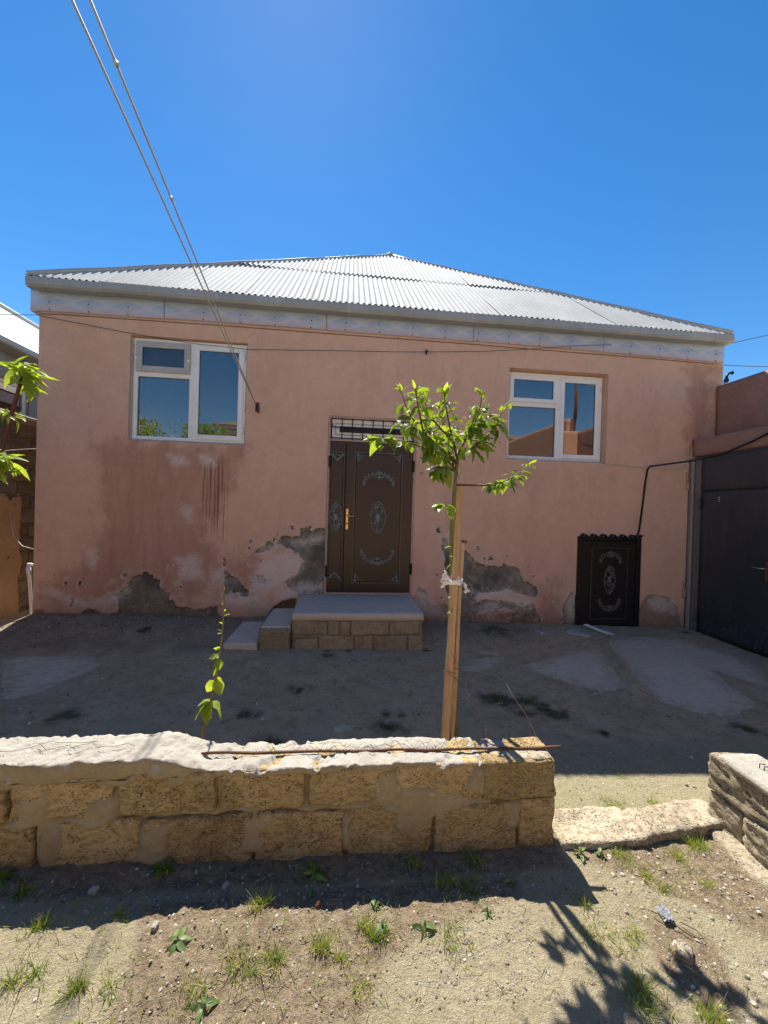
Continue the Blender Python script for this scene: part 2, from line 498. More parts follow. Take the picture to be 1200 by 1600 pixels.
def make_gate():
    k = N("gate_paint")
    s = k.sep()
    n1 = k.noise(1.6, 6, .65); n2 = k.noise(40, 5, .7)
    c = k.mix(k.rng(n1, .3, .7), (.026, .030, .045), (.044, .045, .056))
    # brown-grey weathered upper zone of the paint
    zz = k.math('ADD', s[2], k.math('MULTIPLY', k.math('SUBTRACT', n1, .5), 1.6))
    c = k.mix(k.rng(zz, .9, 2.3, 0, .55), c, (.085, .075, .07))
    c = k.mix(k.rng(k.noise(5, 6, .72), .60, .72, 0, .65), c, (.055, .032, .024))
    c = k.mix(k.rng(k.noise(16, 6, .75), .66, .74, 0, .7), c, (.19, .18, .175))
    lowz = k.rng(s[2], .55, -.1)
    c = k.mix(k.math('MULTIPLY', lowz, k.rng(k.noise(28, 6, .8), .55, .66, 0, .8)), c, (.21, .19, .165))
    c = k.mix(k.rng(k.noise(1.0, 6, .7, k.map((1, 3, 60))), .70, .76, 0, .5), c, (.15, .145, .15))
    # overspray of the wall colour along the frame next to the house
    e = k.math('ADD', s[1], k.math('MULTIPLY', k.math('SUBTRACT', k.noise(3, 4), .5), .10))
    c = k.mix(k.rng(e, -.24, -.06, 0, .9, True), c, (.30, .255, .22))
    # vertical wipe marks
    c = k.mul(c, k.grey(k.rng(k.noise(1.0, 5, .6, k.map((1, 22, 1.0))), .3, .7, .85, 1.2)))
    return k.out(c, k.rng(n2, .3, .7, .42, .58), 0, k.bump(k.noise(9, 4), .12, .01), .45)

def make_glass(name, tint, refl):
    k = N(name)
    g = k.n.new("ShaderNodeBsdfGlossy"); g.inputs["Roughness"].default_value = 0.003
    g.inputs["Color"].default_value = (.72, .64, .60, 1)
    nb = k.bump(k.noise(1.8, 2, .4), .10, .01)
    k.l.new(nb, g.inputs["Normal"])
    t = k.n.new("ShaderNodeBsdfTransparent"); t.inputs["Color"].default_value = (*tint, 1)
    fr = k.n.new("ShaderNodeFresnel"); fr.inputs["IOR"].default_value = 1.5
    f = k.math('ADD', k.math('MULTIPLY', fr.outputs[0], 1.2), refl, clamp=True)
    mx = k.n.new("ShaderNodeMixShader"); k.l.new(f, mx.inputs[0]); k.l.new(t.outputs[0], mx.inputs[1]); k.l.new(g.outputs[0], mx.inputs[2])
    df = k.n.new("ShaderNodeBsdfDiffuse"); df.inputs["Color"].default_value = (.45, .43, .40, 1)
    m2 = k.n.new("ShaderNodeMixShader"); k.l.new(k.rng(k.noise(3.5, 7, .75), .40, .75, .01, .13), m2.inputs[0])
    k.l.new(mx.outputs[0], m2.inputs[1]); k.l.new(df.outputs[0], m2.inputs[2])
    k.l.new(m2.outputs[0], k.o.inputs["Surface"])
    return k.m

def make_leaf(name, c1, c2, trans=.45, gloss=.35):
    k = N(name)
    r = k.rnd()
    n = k.noise(60, 3, .6)
    c = k.mix(r, c1, c2)
    c = k.mul(c, k.grey(k.rng(n, .3, .7, .85, 1.15)))
    k.put(k.b.inputs["Base Color"], c); k.b.inputs["Roughness"].default_value = gloss
    k.b.inputs["Specular IOR Level"].default_value = .5
    t = k.n.new("ShaderNodeBsdfTranslucent")
    k.l.new(k.mul(c, (1.35, 1.35, .55)), t.inputs["Color"])
    mx = k.n.new("ShaderNodeMixShader"); mx.inputs[0].default_value = trans
    k.l.new(k.b.outputs[0], mx.inputs[1]); k.l.new(t.outputs[0], mx.inputs[2])
    k.l.new(mx.outputs[0], k.o.inputs["Surface"])
    return k.m

def make_wood():
    k = N("raw_timber")
    n1 = k.noise(1.0, 6, .6, k.map((60, 60, 2.2))); n2 = k.noise(1.0, 4, .6, k.map((260, 260, 6)))
    c = k.mix(k.rng(n1, .3, .7), (.40, .245, .125), (.57, .40, .24))
    c = k.mul(c, k.grey(k.rng(n2, .3, .7, .85, 1.1)))
    c = k.mix(k.rng(k.noise(7, 5, .7), .58, .72, 0, .6), c, (.24, .15, .085))
    return k.out(c, .75, 0, k.bump(n1, .4, .003), .25)

def make_pebble():
    k = N("pebbles")
    a = k.attr("tone")
    c = k.mix(a, (.13, .10, .08), (.62, .57, .47))
    c = k.mul(c, k.grey(k.rng(k.noise(90, 4, .7), .25, .75, .8, 1.15)))
    return k.out(c, .9, 0, k.bump(k.noise(160, 3), .4, .003), .2)

def make_ornament(name, c1, c2):
    k = N(name)
    n = k.noise(70, 5, .7)
    c = k.mix(k.rng(n, .40, .62), c1, c2)
    return k.out(c, .5, .25, k.bump(n, .4, .003), .5)

MAT = {}
MAT["plaster"] = make_plaster()
MAT["soil"] = make_ground()
MAT["stone"] = make_limestone("shell_limestone", (.52, .375, .165), (.66, .505, .26), (.29, .185, .075))
MAT["stone_step"] = make_limestone("step_limestone", (.43, .33, .205), (.54, .44, .30), (.25, .18, .105))
MAT["stone_pale"] = make_limestone("weathered_limestone", (.50, .42, .295), (.62, .535, .395), (.27, .20, .125), layered=True)
MAT["stone_old"] = make_limestone("old_limestone", (.20, .165, .115), (.29, .24, .165), (.12, .095, .065))
MAT["mortar"] = make_cement("mortar", (.335, .265, .155), (.44, .36, .225), 1.6, (.22, .155, .08), 1.0)
MAT["mortar_white"] = make_cement("lime_mortar", (.43, .395, .33), (.58, .54, .465), 2.6, (.27, .225, .16), 1.4)
MAT["concrete"] = make_cement("smooth_concrete", (.58, .49, .38), (.66, .565, .445), .6, (.47, .385, .285), .25)
def make_screed():
    k = N("yard_screed")
    n1 = k.noise(2.5, 6, .65); n2 = k.noise(20, 6, .7); n3 = k.noise(120, 4, .7)
    c = k.mix(k.rng(n1, .3, .7), (.54, .44, .315), (.62, .515, .38))
    c = k.mul(c, k.grey(k.rng(n2, .25, .75, .85, 1.1)))
    e = k.math('ADD', k.attr("rim"), k.math('MULTIPLY', k.math('SUBTRACT', k.noise(9, 9, .85), .5), 1.1))
    dirt = k.mix(k.rng(n2, .3, .7), (.38, .29, .19), (.55, .44, .31))
    c = k.mix(k.rng(e, .16, .06), c, dirt)
    c = k.mix(k.rng(k.vor(1.5, None, 'DISTANCE_TO_EDGE'), .004, .001, 0, .45), c, (.22, .17, .12))
    c = k.mix(k.rng(n3, .60, .72, 0, .4), c, (.26, .22, .18))
    return k.out(c, .9, 0, k.bump(k.math('ADD', n2, k.math('MULTIPLY', n3, .5)), .5, .006), .2)
MAT["screed"] = make_screed()
MAT["roof"] = make_roof()
MAT["zinc"] = make_metal("zinc_sheet", (.44, .44, .42), .5, .2)
MAT["zinc_dark"] = make_metal("dull_zinc", (.36, .365, .355), .5, .2)
MAT["fascia"] = make_fascia()
MAT["brown"] = make_brown_door()
MAT["black"] = m_plain("black_steel_paint", (.012, .011, .011), .42, 0, .3, 20, .2)
MAT["grille"] = m_plain("grille_black", (.014, .013, .015), .5, 0, .2, 20)
MAT["gate"] = make_gate()
MAT["pvc"] = m_plain("white_pvc", (.86, .85, .83), .35, 0, .06, 6, .03)
MAT["pvc_old"] = m_plain("greyed_pvc", (.46, .45, .44), .45, 0, .12, 8, .05)
MAT["rubber"] = m_plain("black_gasket", (.02, .02, .02), .7)
MAT["frame_paint"] = m_plain("beige_frame_paint", (.47, .30, .235), .6, 0, .15, 9, .2)
MAT["glass"] = make_glass("window_glass", (.40, .44, .50), .26)
MAT["glass_dull"] = make_glass("dusty_glass", (.45, .47, .50), .10)
MAT["orn"] = make_ornament("patina_ornament", (.075, .082, .078), (.33, .355, .34))
MAT["orn_dark"] = make_ornament("dark_patina_ornament", (.04, .043, .04), (.19, .205, .195))
MAT["brass"] = make_metal("brass", (.62, .44, .18), .3, .9)
MAT["steel"] = make_metal("bare_steel", (.45, .43, .40), .35, .85)
MAT["rust"] = m_plain("rusty_iron", (.155, .075, .042), .85, .1, .4, 30, .5)
MAT["wire"] = m_plain("dark_wire", (.05, .042, .038), .6, .2)
MAT["wire_light"] = make_metal("steel_cable", (.50, .48, .44), .5, .3)
MAT["cable"] = m_plain("black_cable", (.012, .012, .013), .5)
MAT["white_cable"] = m_plain("white_cable", (.52, .47, .43), .5)
MAT["wood"] = make_wood()
MAT["bark"] = m_plain("young_bark", (.20, .14, .065), .8, 0, .3, 40, .5)
MAT["bark_green"] = m_plain("green_bark", (.16, .15, .05), .7, 0, .3, 30, .4)
MAT["bark_red"] = m_plain("red_bark", (.105, .032, .024), .6, 0, .3, 40, .3)
MAT["leaf"] = make_leaf("tree_leaf", (.10, .18, .025), (.31, .41, .05), .47, .45)
MAT["leaf_light"] = make_leaf("young_leaf", (.25, .35, .045), (.40, .48, .08), .5, .42)
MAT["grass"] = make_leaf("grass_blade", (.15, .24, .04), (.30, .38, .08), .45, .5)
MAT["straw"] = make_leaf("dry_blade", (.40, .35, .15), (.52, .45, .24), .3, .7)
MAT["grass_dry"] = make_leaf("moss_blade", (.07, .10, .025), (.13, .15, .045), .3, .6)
MAT["weed"] = make_leaf("weed_leaf", (.15, .23, .07), (.23, .31, .12), .35, .5)
MAT["pebble"] = make_pebble()
MAT["screed_lump"] = make_cement("broken_screed", (.42, .39, .34), (.52, .48, .42), 1.0, (.33, .27, .2), .5)
MAT["cloth"] = m_plain("white_rag", (.78, .77, .75), .85, 0, .08, 30, .2)
MAT["plastic"] = m_plain("crumpled_plastic", (.24, .255, .27), .4, 0, .2, 30, .3)
MAT["grey_render"] = make_cement("grey_render", (.235, .235, .235), (.30, .295, .285), .6, (.2, .19, .18), .3)
MAT["orange_plaster"] = make_cement("orange_plaster", (.42, .255, .125), (.50, .32, .175), .8, (.25, .16, .085), .4)
MAT["pink_wall"] = make_cement("pink_yard_plaster", (.35, .185, .135), (.43, .245, .185), .8, (.24, .125, .095), .5)
MAT["curtain"] = m_plain("curtain", (.30, .32, .36), .9)
MAT["dark_room"] = m_plain("room_plaster", (.35, .33, .30), .9)
MAT["tile_roof"] = m_plain("brown_roof", (.22, .19, .13), .7)
MAT["cream"] = m_plain("cream_cornice", (.62, .58, .50), .7)
MAT["salmon"] = m_plain("salmon_render", (.50, .29, .175), .85)

# wear outlines on the facade (x, z) and screed outlines on the ground (x, y)
GREY= [[(-2.84, -0.01), (-2.84, 0.31), (-2.75, 0.44), (-2.71, 0.53), (-2.52, 0.59), (-2.37, 0.54), (-2.34, 0.41), (-2.24, 0.35), (-2.2, 0.23), (-2.07, 0.18), (-1.87, 0.14), (-1.62, 0.18), (-1.56, -0.06)], [(-3.28, -0.05), (-3.25, 0.16), (-3.1, 0.11), (-2.94, 0.08), (-2.82, 0.09), (-2.79, -0.06)], [(-3.82, -0.06), (-3.81, 0.08), (-3.55, 0.07), (-3.25, 0.06), (-3.26, -0.06)], [(-1.53, 0.63), (-1.4, 0.58), (-1.32, 0.47), (-1.24, 0.39), (-1.25, 0.34), (-1.36, 0.34), (-1.41, 0.35), (-1.52, 0.33)], [(-1.12, 0.57), (-1.06, 0.58), (-1.0, 0.51), (-1.05, 0.48), (-1.1, 0.5)], [(-1.22, 0.87), (-1.17, 0.91), (-1.07, 0.96), (-1.02, 1.02), (-0.92, 1.05), (-0.89, 1.05), (-0.82, 1.1), (-0.74, 1.12), (-0.64, 1.09), (-0.57, 1.13), (-0.56, 1.21), (-0.51, 1.23), (-0.42, 1.2), (-0.32, 1.22), (-0.25, 1.19), (-0.22, 0.33), (-0.58, 0.33), (-0.7, 0.45), (-0.76, 0.51), (-0.68, 0.59), (-0.59, 0.59), (-0.54, 0.67), (-0.53, 0.76), (-0.6, 0.86), (-0.67, 0.94), (-0.78, 0.96), (-0.81, 1.01), (-0.9, 0.99), (-0.98, 0.9), (-1.06, 0.88)], [(1.6, -0.19), (1.58, 0.43), (1.61, 0.95), (1.68, 0.99), (1.76, 0.93), (1.82, 0.82), (1.92, 0.75), (2.05, 0.72), (2.16, 0.73), (2.25, 0.78), (2.4, 0.73), (2.52, 0.62), (2.59, 0.53), (2.72, 0.46), (2.77, 0.39), (2.73, 0.3), (2.52, 0.37), (2.29, 0.41), (2.05, 0.4), (1.82, 0.36), (1.85, 0.21), (2.06, 0.3), (2.29, 0.27), (2.46, 0.21), (2.53, 0.08), (2.39, 0.17), (2.2, 0.15), (1.92, 0.12), (1.81, 0.0), (1.8, -0.19)], [(1.36, 1.14), (1.43, 1.16), (1.52, 0.61), (1.49, 0.34), (1.42, 0.3), (1.41, 0.79)], [(3.15, 0.22), (3.24, 0.4), (3.3, 0.45), (3.38, 0.26), (3.4, -0.15), (3.16, -0.15)], [(2.45, 0.12), (2.72, 0.26), (2.82, -0.06), (2.54, -0.11), (2.4, -0.06)], [(-3.48, 0.45), (-3.46, 0.46), (-3.46, 0.43), (-3.48, 0.43)]]
TAN= [[(0.96, 0.29), (1.05, 0.43), (1.17, 0.34), (1.21, 0.23), (1.46, 0.21), (1.52, -0.19), (0.94, -0.19)], [(4.34, 0.27), (4.46, 0.38), (4.64, 0.35), (4.81, 0.32), (4.95, 0.18), (5.05, -0.2), (4.33, -0.2)], [(1.64, -0.19), (1.79, 0.06), (2.06, 0.12), (2.39, 0.09), (2.54, -0.2)], [(-0.93, 0.14), (-0.8, 0.27), (-0.62, 0.29), (-0.59, -0.19), (-0.92, -0.18)]]
DAMP= [[(-3.15, 2.25), (-2.69, 2.29), (-1.27, 2.3), (-1.48, 1.75), (-1.79, 1.15), (-1.59, 0.82), (-1.53, 0.53), (-1.94, 0.19), (-3.77, 0.24), (-3.76, 0.43), (-3.52, 0.59), (-3.23, 0.71), (-3.05, 1.29), (-3.08, 1.85)], [(-1.62, 0.36), (-1.55, 0.74), (-1.19, 0.91), (-1.13, 0.37)], [(4.96, 3.84), (5.55, 3.83), (5.35, 3.51), (5.36, 2.66), (5.01, 2.4)], [(2.76, 0.42), (3.04, 0.58), (3.15, 0.26), (3.14, -0.15), (2.73, -0.15)]]
SALT= [[(-2.26, 2.11), (-2.08, 2.14), (-2.05, 2.02), (-2.22, 1.99)], [(-1.89, 2.13), (-1.69, 2.14), (-1.7, 2.01), (-1.87, 2.0)], [(-3.21, 0.86), (-3.12, 0.89), (-3.11, 0.7), (-3.19, 0.67)], [(-2.15, 0.8), (-1.86, 0.84), (-1.8, 0.53), (-2.1, 0.52)], [(-1.71, 0.65), (-1.55, 0.67), (-1.53, 0.47), (-1.69, 0.47)], [(-3.8, 0.37), (-3.63, 0.43), (-3.52, 0.35), (-3.25, 0.24), (-2.99, 0.27), (-2.75, 0.44), (-2.72, 0.35), (-2.95, 0.19), (-3.33, 0.19)], [(-1.2, 0.53), (-1.06, 0.79), (-0.9, 0.88), (-0.65, 0.92), (-0.53, 0.76), (-0.62, 0.58), (-0.8, 0.45), (-1.13, 0.32), (-1.22, 0.41)], [(-0.7, 1.04), (-0.49, 1.08), (-0.25, 1.14), (-0.25, 1.04), (-0.49, 1.01), (-0.65, 0.99)], [(-2.09, 1.48), (-1.97, 1.44), (-1.98, 1.27), (-2.06, 1.3)], [(-0.89, 0.37), (-0.55, 0.48), (-0.26, 0.48), (-0.26, 0.4), (-0.8, 0.28)], [(1.82, 0.39), (2.29, 0.42), (2.67, 0.3), (2.77, 0.12), (2.48, 0.12), (2.29, 0.26), (1.87, 0.25)], [(1.88, 0.17), (2.06, 0.26), (2.25, 0.2), (2.16, 0.09), (1.93, 0.06)], [(4.44, 0.31), (4.64, 0.35), (4.85, 0.27), (4.96, 0.08), (4.54, 0.13)], [(3.19, 0.35), (3.34, 0.35), (3.35, -0.06), (3.21, -0.01)], [(1.34, 1.14), (1.43, 1.21), (1.45, 1.05), (1.38, 0.96)], [(-1.07, 0.98), (-0.86, 1.02), (-0.84, 0.96), (-1.11, 0.88)], [(0.96, 0.38), (1.09, 0.43), (1.37, 0.16), (1.47, -0.01), (1.02, 0.07)], [(-1.54, 0.32), (-1.13, 0.34), (-0.96, 0.16), (-1.5, 0.2)]]
DRIP= [[(-1.89, 2.05), (-1.57, 2.12), (-1.52, 0.99), (-1.68, 1.07), (-1.82, 1.4)]]
CAV= [(-0.96, 0.11), (-0.91, 0.18), (-0.8, 0.24), (-0.61, 0.28), (-0.6, -0.06), (-0.96, -0.06)]
PATCH= [[(3.4, -0.59), (4.01, -0.41), (4.52, -0.47), (4.65, -0.8), (4.71, -1.07), (4.59, -1.45), (4.18, -1.9), (4.02, -1.68), (3.98, -1.52), (3.79, -1.82), (3.69, -2.2), (3.27, -2.39), (2.94, -2.33), (2.79, -2.1), (2.81, -1.94), (2.92, -1.64), (3.16, -1.13), (3.26, -0.82)], [(1.96, -1.29), (2.25, -1.15), (2.44, -1.08), (2.84, -0.88), (3.08, -0.88), (3.06, -1.03), (2.87, -1.31), (2.87, -1.48), (2.66, -1.85), (2.5, -1.93), (2.29, -1.87), (2.17, -1.76), (2.06, -1.61), (1.93, -1.49)], [(1.22, -1.4), (1.48, -1.13), (1.77, -1.06), (1.81, -1.14), (1.54, -1.44), (1.31, -1.53), (1.19, -1.5)], [(1.53, -0.9), (1.73, -0.86), (1.89, -0.95), (1.77, -1.06), (1.55, -1.06)], [(-3.14, -1.31), (-2.89, -1.19), (-2.35, -1.24), (-2.18, -1.41), (-2.21, -1.63), (-2.3, -1.95), (-2.41, -2.04), (-2.5, -2.09)], [(-0.05, -2.44), (0.0, -2.38), (0.14, -2.41), (0.12, -2.49), (-0.02, -2.5)]]

# ---------------------------------------------------------------- ground
MOSS = [(-.33,-1.86,.10),(.375,-2.44,.13),(1.61,-2.11,.20),(1.36,-2.04,.18),(1.75,-2.27,.12),(3.12,-2.57,.12),(-.15,-1.09,.08),(.86,-.84,.08),(2.03,-.31,.18),
        (1.95,-2.56,.08),(-.69,-2.26,.10),(-.45,-2.63,.12),(.42,-2.26,.09),(-2.3,-.5,.08),(1.5,-2.2,.15),(-2.9,-2.4,.2),(-1.9,-2.3,.12)]
CLODP = [[(-.68,-3.75),(-.1,-3.70),(.72,-3.70),(.7,-3.78),(.33,-3.88),(.17,-3.95),(.08,-4.1),(-.6,-4.15),(-.62,-3.9)],
         [(1.2,-3.85),(1.36,-3.95),(1.3,-4.1),(1.15,-4.2),(1.12,-4.0)], [(1.05,-3.58),(1.9,-3.5),(1.9,-4.25),(1.62,-3.95),(1.3,-3.72)],
         [(-3,-3.4),(1.0,-3.4),(1.0,-3.64),(-3,-3.70)]]
def gz(X, Y, fine=True):
    X = np.asarray(X, float); Y = np.asarray(Y, float)
    b = -.022 * np.clip(X, -3.8, 6.0)
    s = sstep(-3.78, -4.1, X)
    b = b * (1-s) - .05 * s
    far = sstep(9, 14, np.maximum(np.abs(X), np.abs(Y + 2)))
    P = np.stack([X, Y, X * 0], -1)
    z = b + .016 * fbm(P, .9, 3, 3) * sstep(.1, -.6, Y)
    front = sstep(-3.45, -3.6, Y)
    z = z + front * .035 * sstep(-3.6, -3.85, Y) * sstep(1.2, .5, X)
    z = z - .065 * sstep(0, -.9, Y) * sstep(-3.4, -2.5, Y) * (1 - .6 * sstep(1.5, 4, X))
    z = z * (1-far)
    if fine:
        c = np.maximum.reduce([sdf(p, X, Y) for p in CLODP])
        c = sstep(-.05, .05, c + .06 * fbm(P, 9, 3, 4))
        z = z + .0045 * fbm(P, 11, 4, 5) + front * .006 * fbm(P, 26, 3, 6)
        z = z + c * front * (.012 * np.abs(fbm(P, 30, 3, 7, .6)) + .012 * fbm(P, 8, 3, 8))
        # a shallow trodden channel bounding the crust, left of the bed
        z = z - front * .008 * np.exp(-((X + .60 + (Y + 3.7) * .35) / .022) ** 2) * sstep(-3.66, -3.72, Y)
    return z

def axis(segs):
    a = []
    for lo, hi, st in segs:
        n = max(1, int(round((hi-lo)/st)))
        a += list(np.linspace(lo, hi, n, endpoint=False))
    a.append(segs[-1][1])
    return np.array(a)
gx = axis([(-900,-60,140),(-60,-14,8),(-14,-5,.8),(-5,-1.75,.055),(-1.75,2.3,.014),(2.3,5.6,.055),(5.6,14,.8),(14,60,8),(60,900,140)])
gy = axis([(-900,-60,140),(-60,-14,8),(-14,-5.2,.6),(-5.2,-4.45,.08),(-4.45,-3.3,.0125),(-3.3,-1.5,.035),(-1.5,.4,.05),(.4,8,.5),(8,14,2),(14,60,8),(60,900,140)])
GX, GY = np.meshgrid(gx, gy)
Zg = gz(GX, GY)
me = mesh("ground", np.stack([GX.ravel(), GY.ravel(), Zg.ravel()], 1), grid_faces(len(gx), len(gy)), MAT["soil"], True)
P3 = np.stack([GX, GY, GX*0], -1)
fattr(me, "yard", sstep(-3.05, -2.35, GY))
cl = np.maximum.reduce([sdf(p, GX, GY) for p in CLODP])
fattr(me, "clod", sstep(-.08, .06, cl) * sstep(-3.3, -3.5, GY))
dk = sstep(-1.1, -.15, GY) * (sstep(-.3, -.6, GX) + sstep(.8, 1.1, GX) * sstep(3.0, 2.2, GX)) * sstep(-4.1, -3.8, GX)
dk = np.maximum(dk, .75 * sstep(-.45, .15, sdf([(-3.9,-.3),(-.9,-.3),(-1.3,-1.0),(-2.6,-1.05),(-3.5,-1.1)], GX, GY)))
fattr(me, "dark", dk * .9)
ms = GX * 0
for a, b, r in MOSS:
    ms = np.maximum(ms, np.exp(-(((GX-a)/1.3)**2 + (GY-b)**2) / r**2 * 1.4))
fattr(me, "moss", ms * (.55 + .8 * fbm(P3, 14, 3, 21)))
tag(link("ground", me), "bare earth yard with dry crusted soil and clods", None, None, "structure")

def patch(poly, i):
    xs = [p[0] for p in poly]; ys = [p[1] for p in poly]
    st = .03
    ax = np.arange(min(xs)-.1, max(xs)+.1, st); ay = np.arange(min(ys)-.1, max(ys)+.1, st)
    X, Y = np.meshgrid(ax, ay)
    P = np.stack([X, Y, X*0], -1)
    d = sdf(poly, X, Y) + .05 * fbm(P, 6, 4, 40+i, .6)
    keep = (d[:-1, :-1] > -.015) & (d[1:, 1:] > -.015) & (d[1:, :-1] > -.015) & (d[:-1, 1:] > -.015)
    Z = gz(X, Y, False) + .0045 * fbm(P, 11, 4, 5) * .4 + .010 * sstep(-.02, .03, d) - .006 + .003 * fbm(P, 3, 3, 50+i)
    idx = -np.ones(X.size, int)
    F = grid_faces(len(ax), len(ay), keep)
    used = sorted(set(v for f in F for v in f))
    for n, v in enumerate(used): idx[v] = n
    V = np.stack([X.ravel(), Y.ravel(), Z.ravel()], 1)[used]
    o = obj("concrete_patch", V, [tuple(idx[v] for v in f) for f in F], MAT["screed"], None, True)
    fattr(o.data, "rim", d.ravel()[used])
    return tag(o, None, None, None, "structure")
for i, p in enumerate(PATCH):
    patch(p, i)

# ---------------------------------------------------------------- house
house = empty("house", (.85, 3.2, 0), "single-storey house with weathered pink plaster and corrugated hip roof", "house")
XL, XR = -3.84, 5.55
WIN_L = (-2.77, -1.325, 2.29, 3.63)
WIN_R = (2.245, 3.73, 2.265, 3.55)
DOOR = (-.25, .945, .335, 2.745)
HATCH = (3.345, 4.305, -.30, 1.205)
OPEN = [WIN_L, WIN_R, DOOR, HATCH]

def lines(lo, hi, st, snaps):
    a = np.linspace(lo, hi, int((hi-lo)/st)+1)
    for s in snaps:
        if lo < s < hi:
            a[np.argmin(abs(a-s))] = s
    return np.unique(a)
fx = lines(XL, XR, .02, [v for o in OPEN for v in o[:2]])
fz = lines(-.30, 4.12, .02, [v for o in OPEN for v in o[2:]])
FX, FZ = np.meshgrid(fx, fz)
P3 = np.stack([FX, FZ*0, FZ], -1)
wob = fbm(P3, 7, 4, 60, .55)
wob2 = fbm(P3, 28, 3, 61, .6)
ERN = .05 * wob + .034 * wob2
g = np.maximum.reduce([sdf(p, FX, FZ) for p in GREY]) + ERN
# scattered flakes around the worn zones
g = np.maximum(g, np.minimum(g + .17, (fbm(P3, 13, 3, 63) - .56) * .14))
tn = np.maximum.reduce([sdf(p, FX, FZ) for p in TAN]) + .05 * wob + .025 * wob2
dm = np.maximum.reduce([sdf(p, FX, FZ) for p in DAMP])
sl = np.maximum.reduce([sdf(p, FX, FZ) for p in SALT])
dr = np.maximum.reduce([sdf(p, FX, FZ) for p in DRIP])
cav = sdf(CAV, FX, FZ) + .02 * wob
YD = .004 * fbm(P3, 1.1, 3, 64) + .024 * sstep(-.004, .012, g) + .012 * sstep(-.004, .012, tn) - .004 * sstep(-.05, -.004, g) * sstep(.004, -.01, g)
YD = YD + sstep(0, .012, g) * .006 * fbm(P3, 18, 3, 66) + .16 * sstep(0, .03, cav)
# a bulging foot of the wall and a low cement strip
YD = YD + .012 * sstep(.05, -.02, FZ + .022*FX + .02*wob)
edge = np.full(FX.shape, 1e9)
for a, b, c, d in OPEN:
    q = np.maximum(np.maximum(a-FX, FX-b), np.maximum(c-FZ, FZ-d))
    edge = np.minimum(edge, np.abs(q))
edge = np.minimum(edge, np.minimum(FX-XL, XR-FX))
YD = YD * sstep(0, .03, edge)
cx = (fx[:-1]+fx[1:])/2; cz = (fz[:-1]+fz[1:])/2
CX, CZ = np.meshgrid(cx, cz)
keep = np.ones(CX.shape, bool)
for a, b, c, d in OPEN:
    keep &= ~((CX > a) & (CX < b) & (CZ > c) & (CZ < d))
V = np.stack([FX.ravel(), YD.ravel(), FZ.ravel()], 1)
F = grid_faces(len(fx), len(fz), keep)
nb = len(V)
rv, rf = [], []
for (a, b, c, d), dep in zip(OPEN, (.14, .17, .12, .12)):
    n = nb + len(rv)
    for (x, z) in ((a, c), (b, c), (b, d), (a, d)):
        rv += [(x, 0, z), (x, dep, z)]
    for i in range(4):
        j = (i+1) % 4
        rf.append((n+2*i, n+2*i+1, n+2*j+1, n+2*j))
V = np.vstack([V, np.array(rv)])
ext = np.full(len(rv), -1.0)
me = mesh("facade_wall", V, F + rf, MAT["plaster"], False)
sm = [True]*len(F) + [False]*len(rf)
me.polygons.foreach_set("use_smooth", sm)
for nme, arr in (("worn", g), ("tan", tn), ("damp", dm), ("salt", sl), ("drip", dr)):
    fattr(me, nme, np.concatenate([np.clip(arr, -1, 1).ravel(), ext]))
mo = np.maximum(sdf([(-2.95,.0),(-2.8,.25),(-2.6,.5),(-2.25,.3),(-1.9,.12),(-1.6,.0)], FX, FZ), sdf([(-.85,1.02),(-.62,1.09),(-.25,1.1),(-.25,1.3),(-.8,1.2)], FX, FZ))
fattr(me, "moss", np.concatenate([np.clip(mo, -1, 1).ravel(), ext]))
link("facade_wall", me, house)
G().box(XL, XL+.3, .165, 6.4, -.3, 4.12).out("side_wall", MAT["pink_wall"], house)
G().box(XL+.002, XL+.12, .002, .165, -.3, 4.118).out("corner_return", MAT["pink_wall"], house)
G().box(XR-.3, XR, .165, 6.4, -.3, 4.12).out("side_wall", MAT["pink_wall"], house)
G().box(XR-.12, XR-.002, .002, .165, -.3, 4.118).out("corner_return", MAT["pink_wall"], house)
G().box(XL+.3, XR-.3, 6.15, 6.4, -.3, 4.12).out("back_wall", MAT["pink_wall"], house)
G().box(XL+.3, XR-.3, .2, 6.15, 3.9, 4.0).out("ceiling", MAT["dark_room"], house)
G().box(XL+.3, XR-.3, .2, 6.15, .25, .33).out("room_floor", MAT["dark_room"], house)
# inner leaf of the front wall around the openings, so that the rooms are closed
zi0, zi1 = .33, 3.9
ib = G()
ib.box(XL+.3, -2.8, .172, .24, zi0, zi1).box(-1.30, -.28, .172, .24, zi0, zi1).box(.97, 2.22, .172, .24, zi0, zi1).box(3.75, XR-.3, .172, .24, zi0, zi1)
ib.box(-2.8, -1.30, .172, .24, zi0, 2.26).box(-2.8, -1.30, .172, .24, 3.66, zi1).box(2.22, 3.75, .172, .24, zi0, 2.24).box(2.22, 3.75, .172, .24, 3.58, zi1)
ib.box(-.28, .97, .172, .24, 2.78, zi1)
ib.out("inner_wall", MAT["dark_room"], house)
G().box(-.28, .97, .125, .17, .33, 2.76).out("door_backing", MAT["black"], house)
G().box(3.30, 4.35, .125, .17, -.3, 1.25).out("hatch_backing", MAT["black"], house)

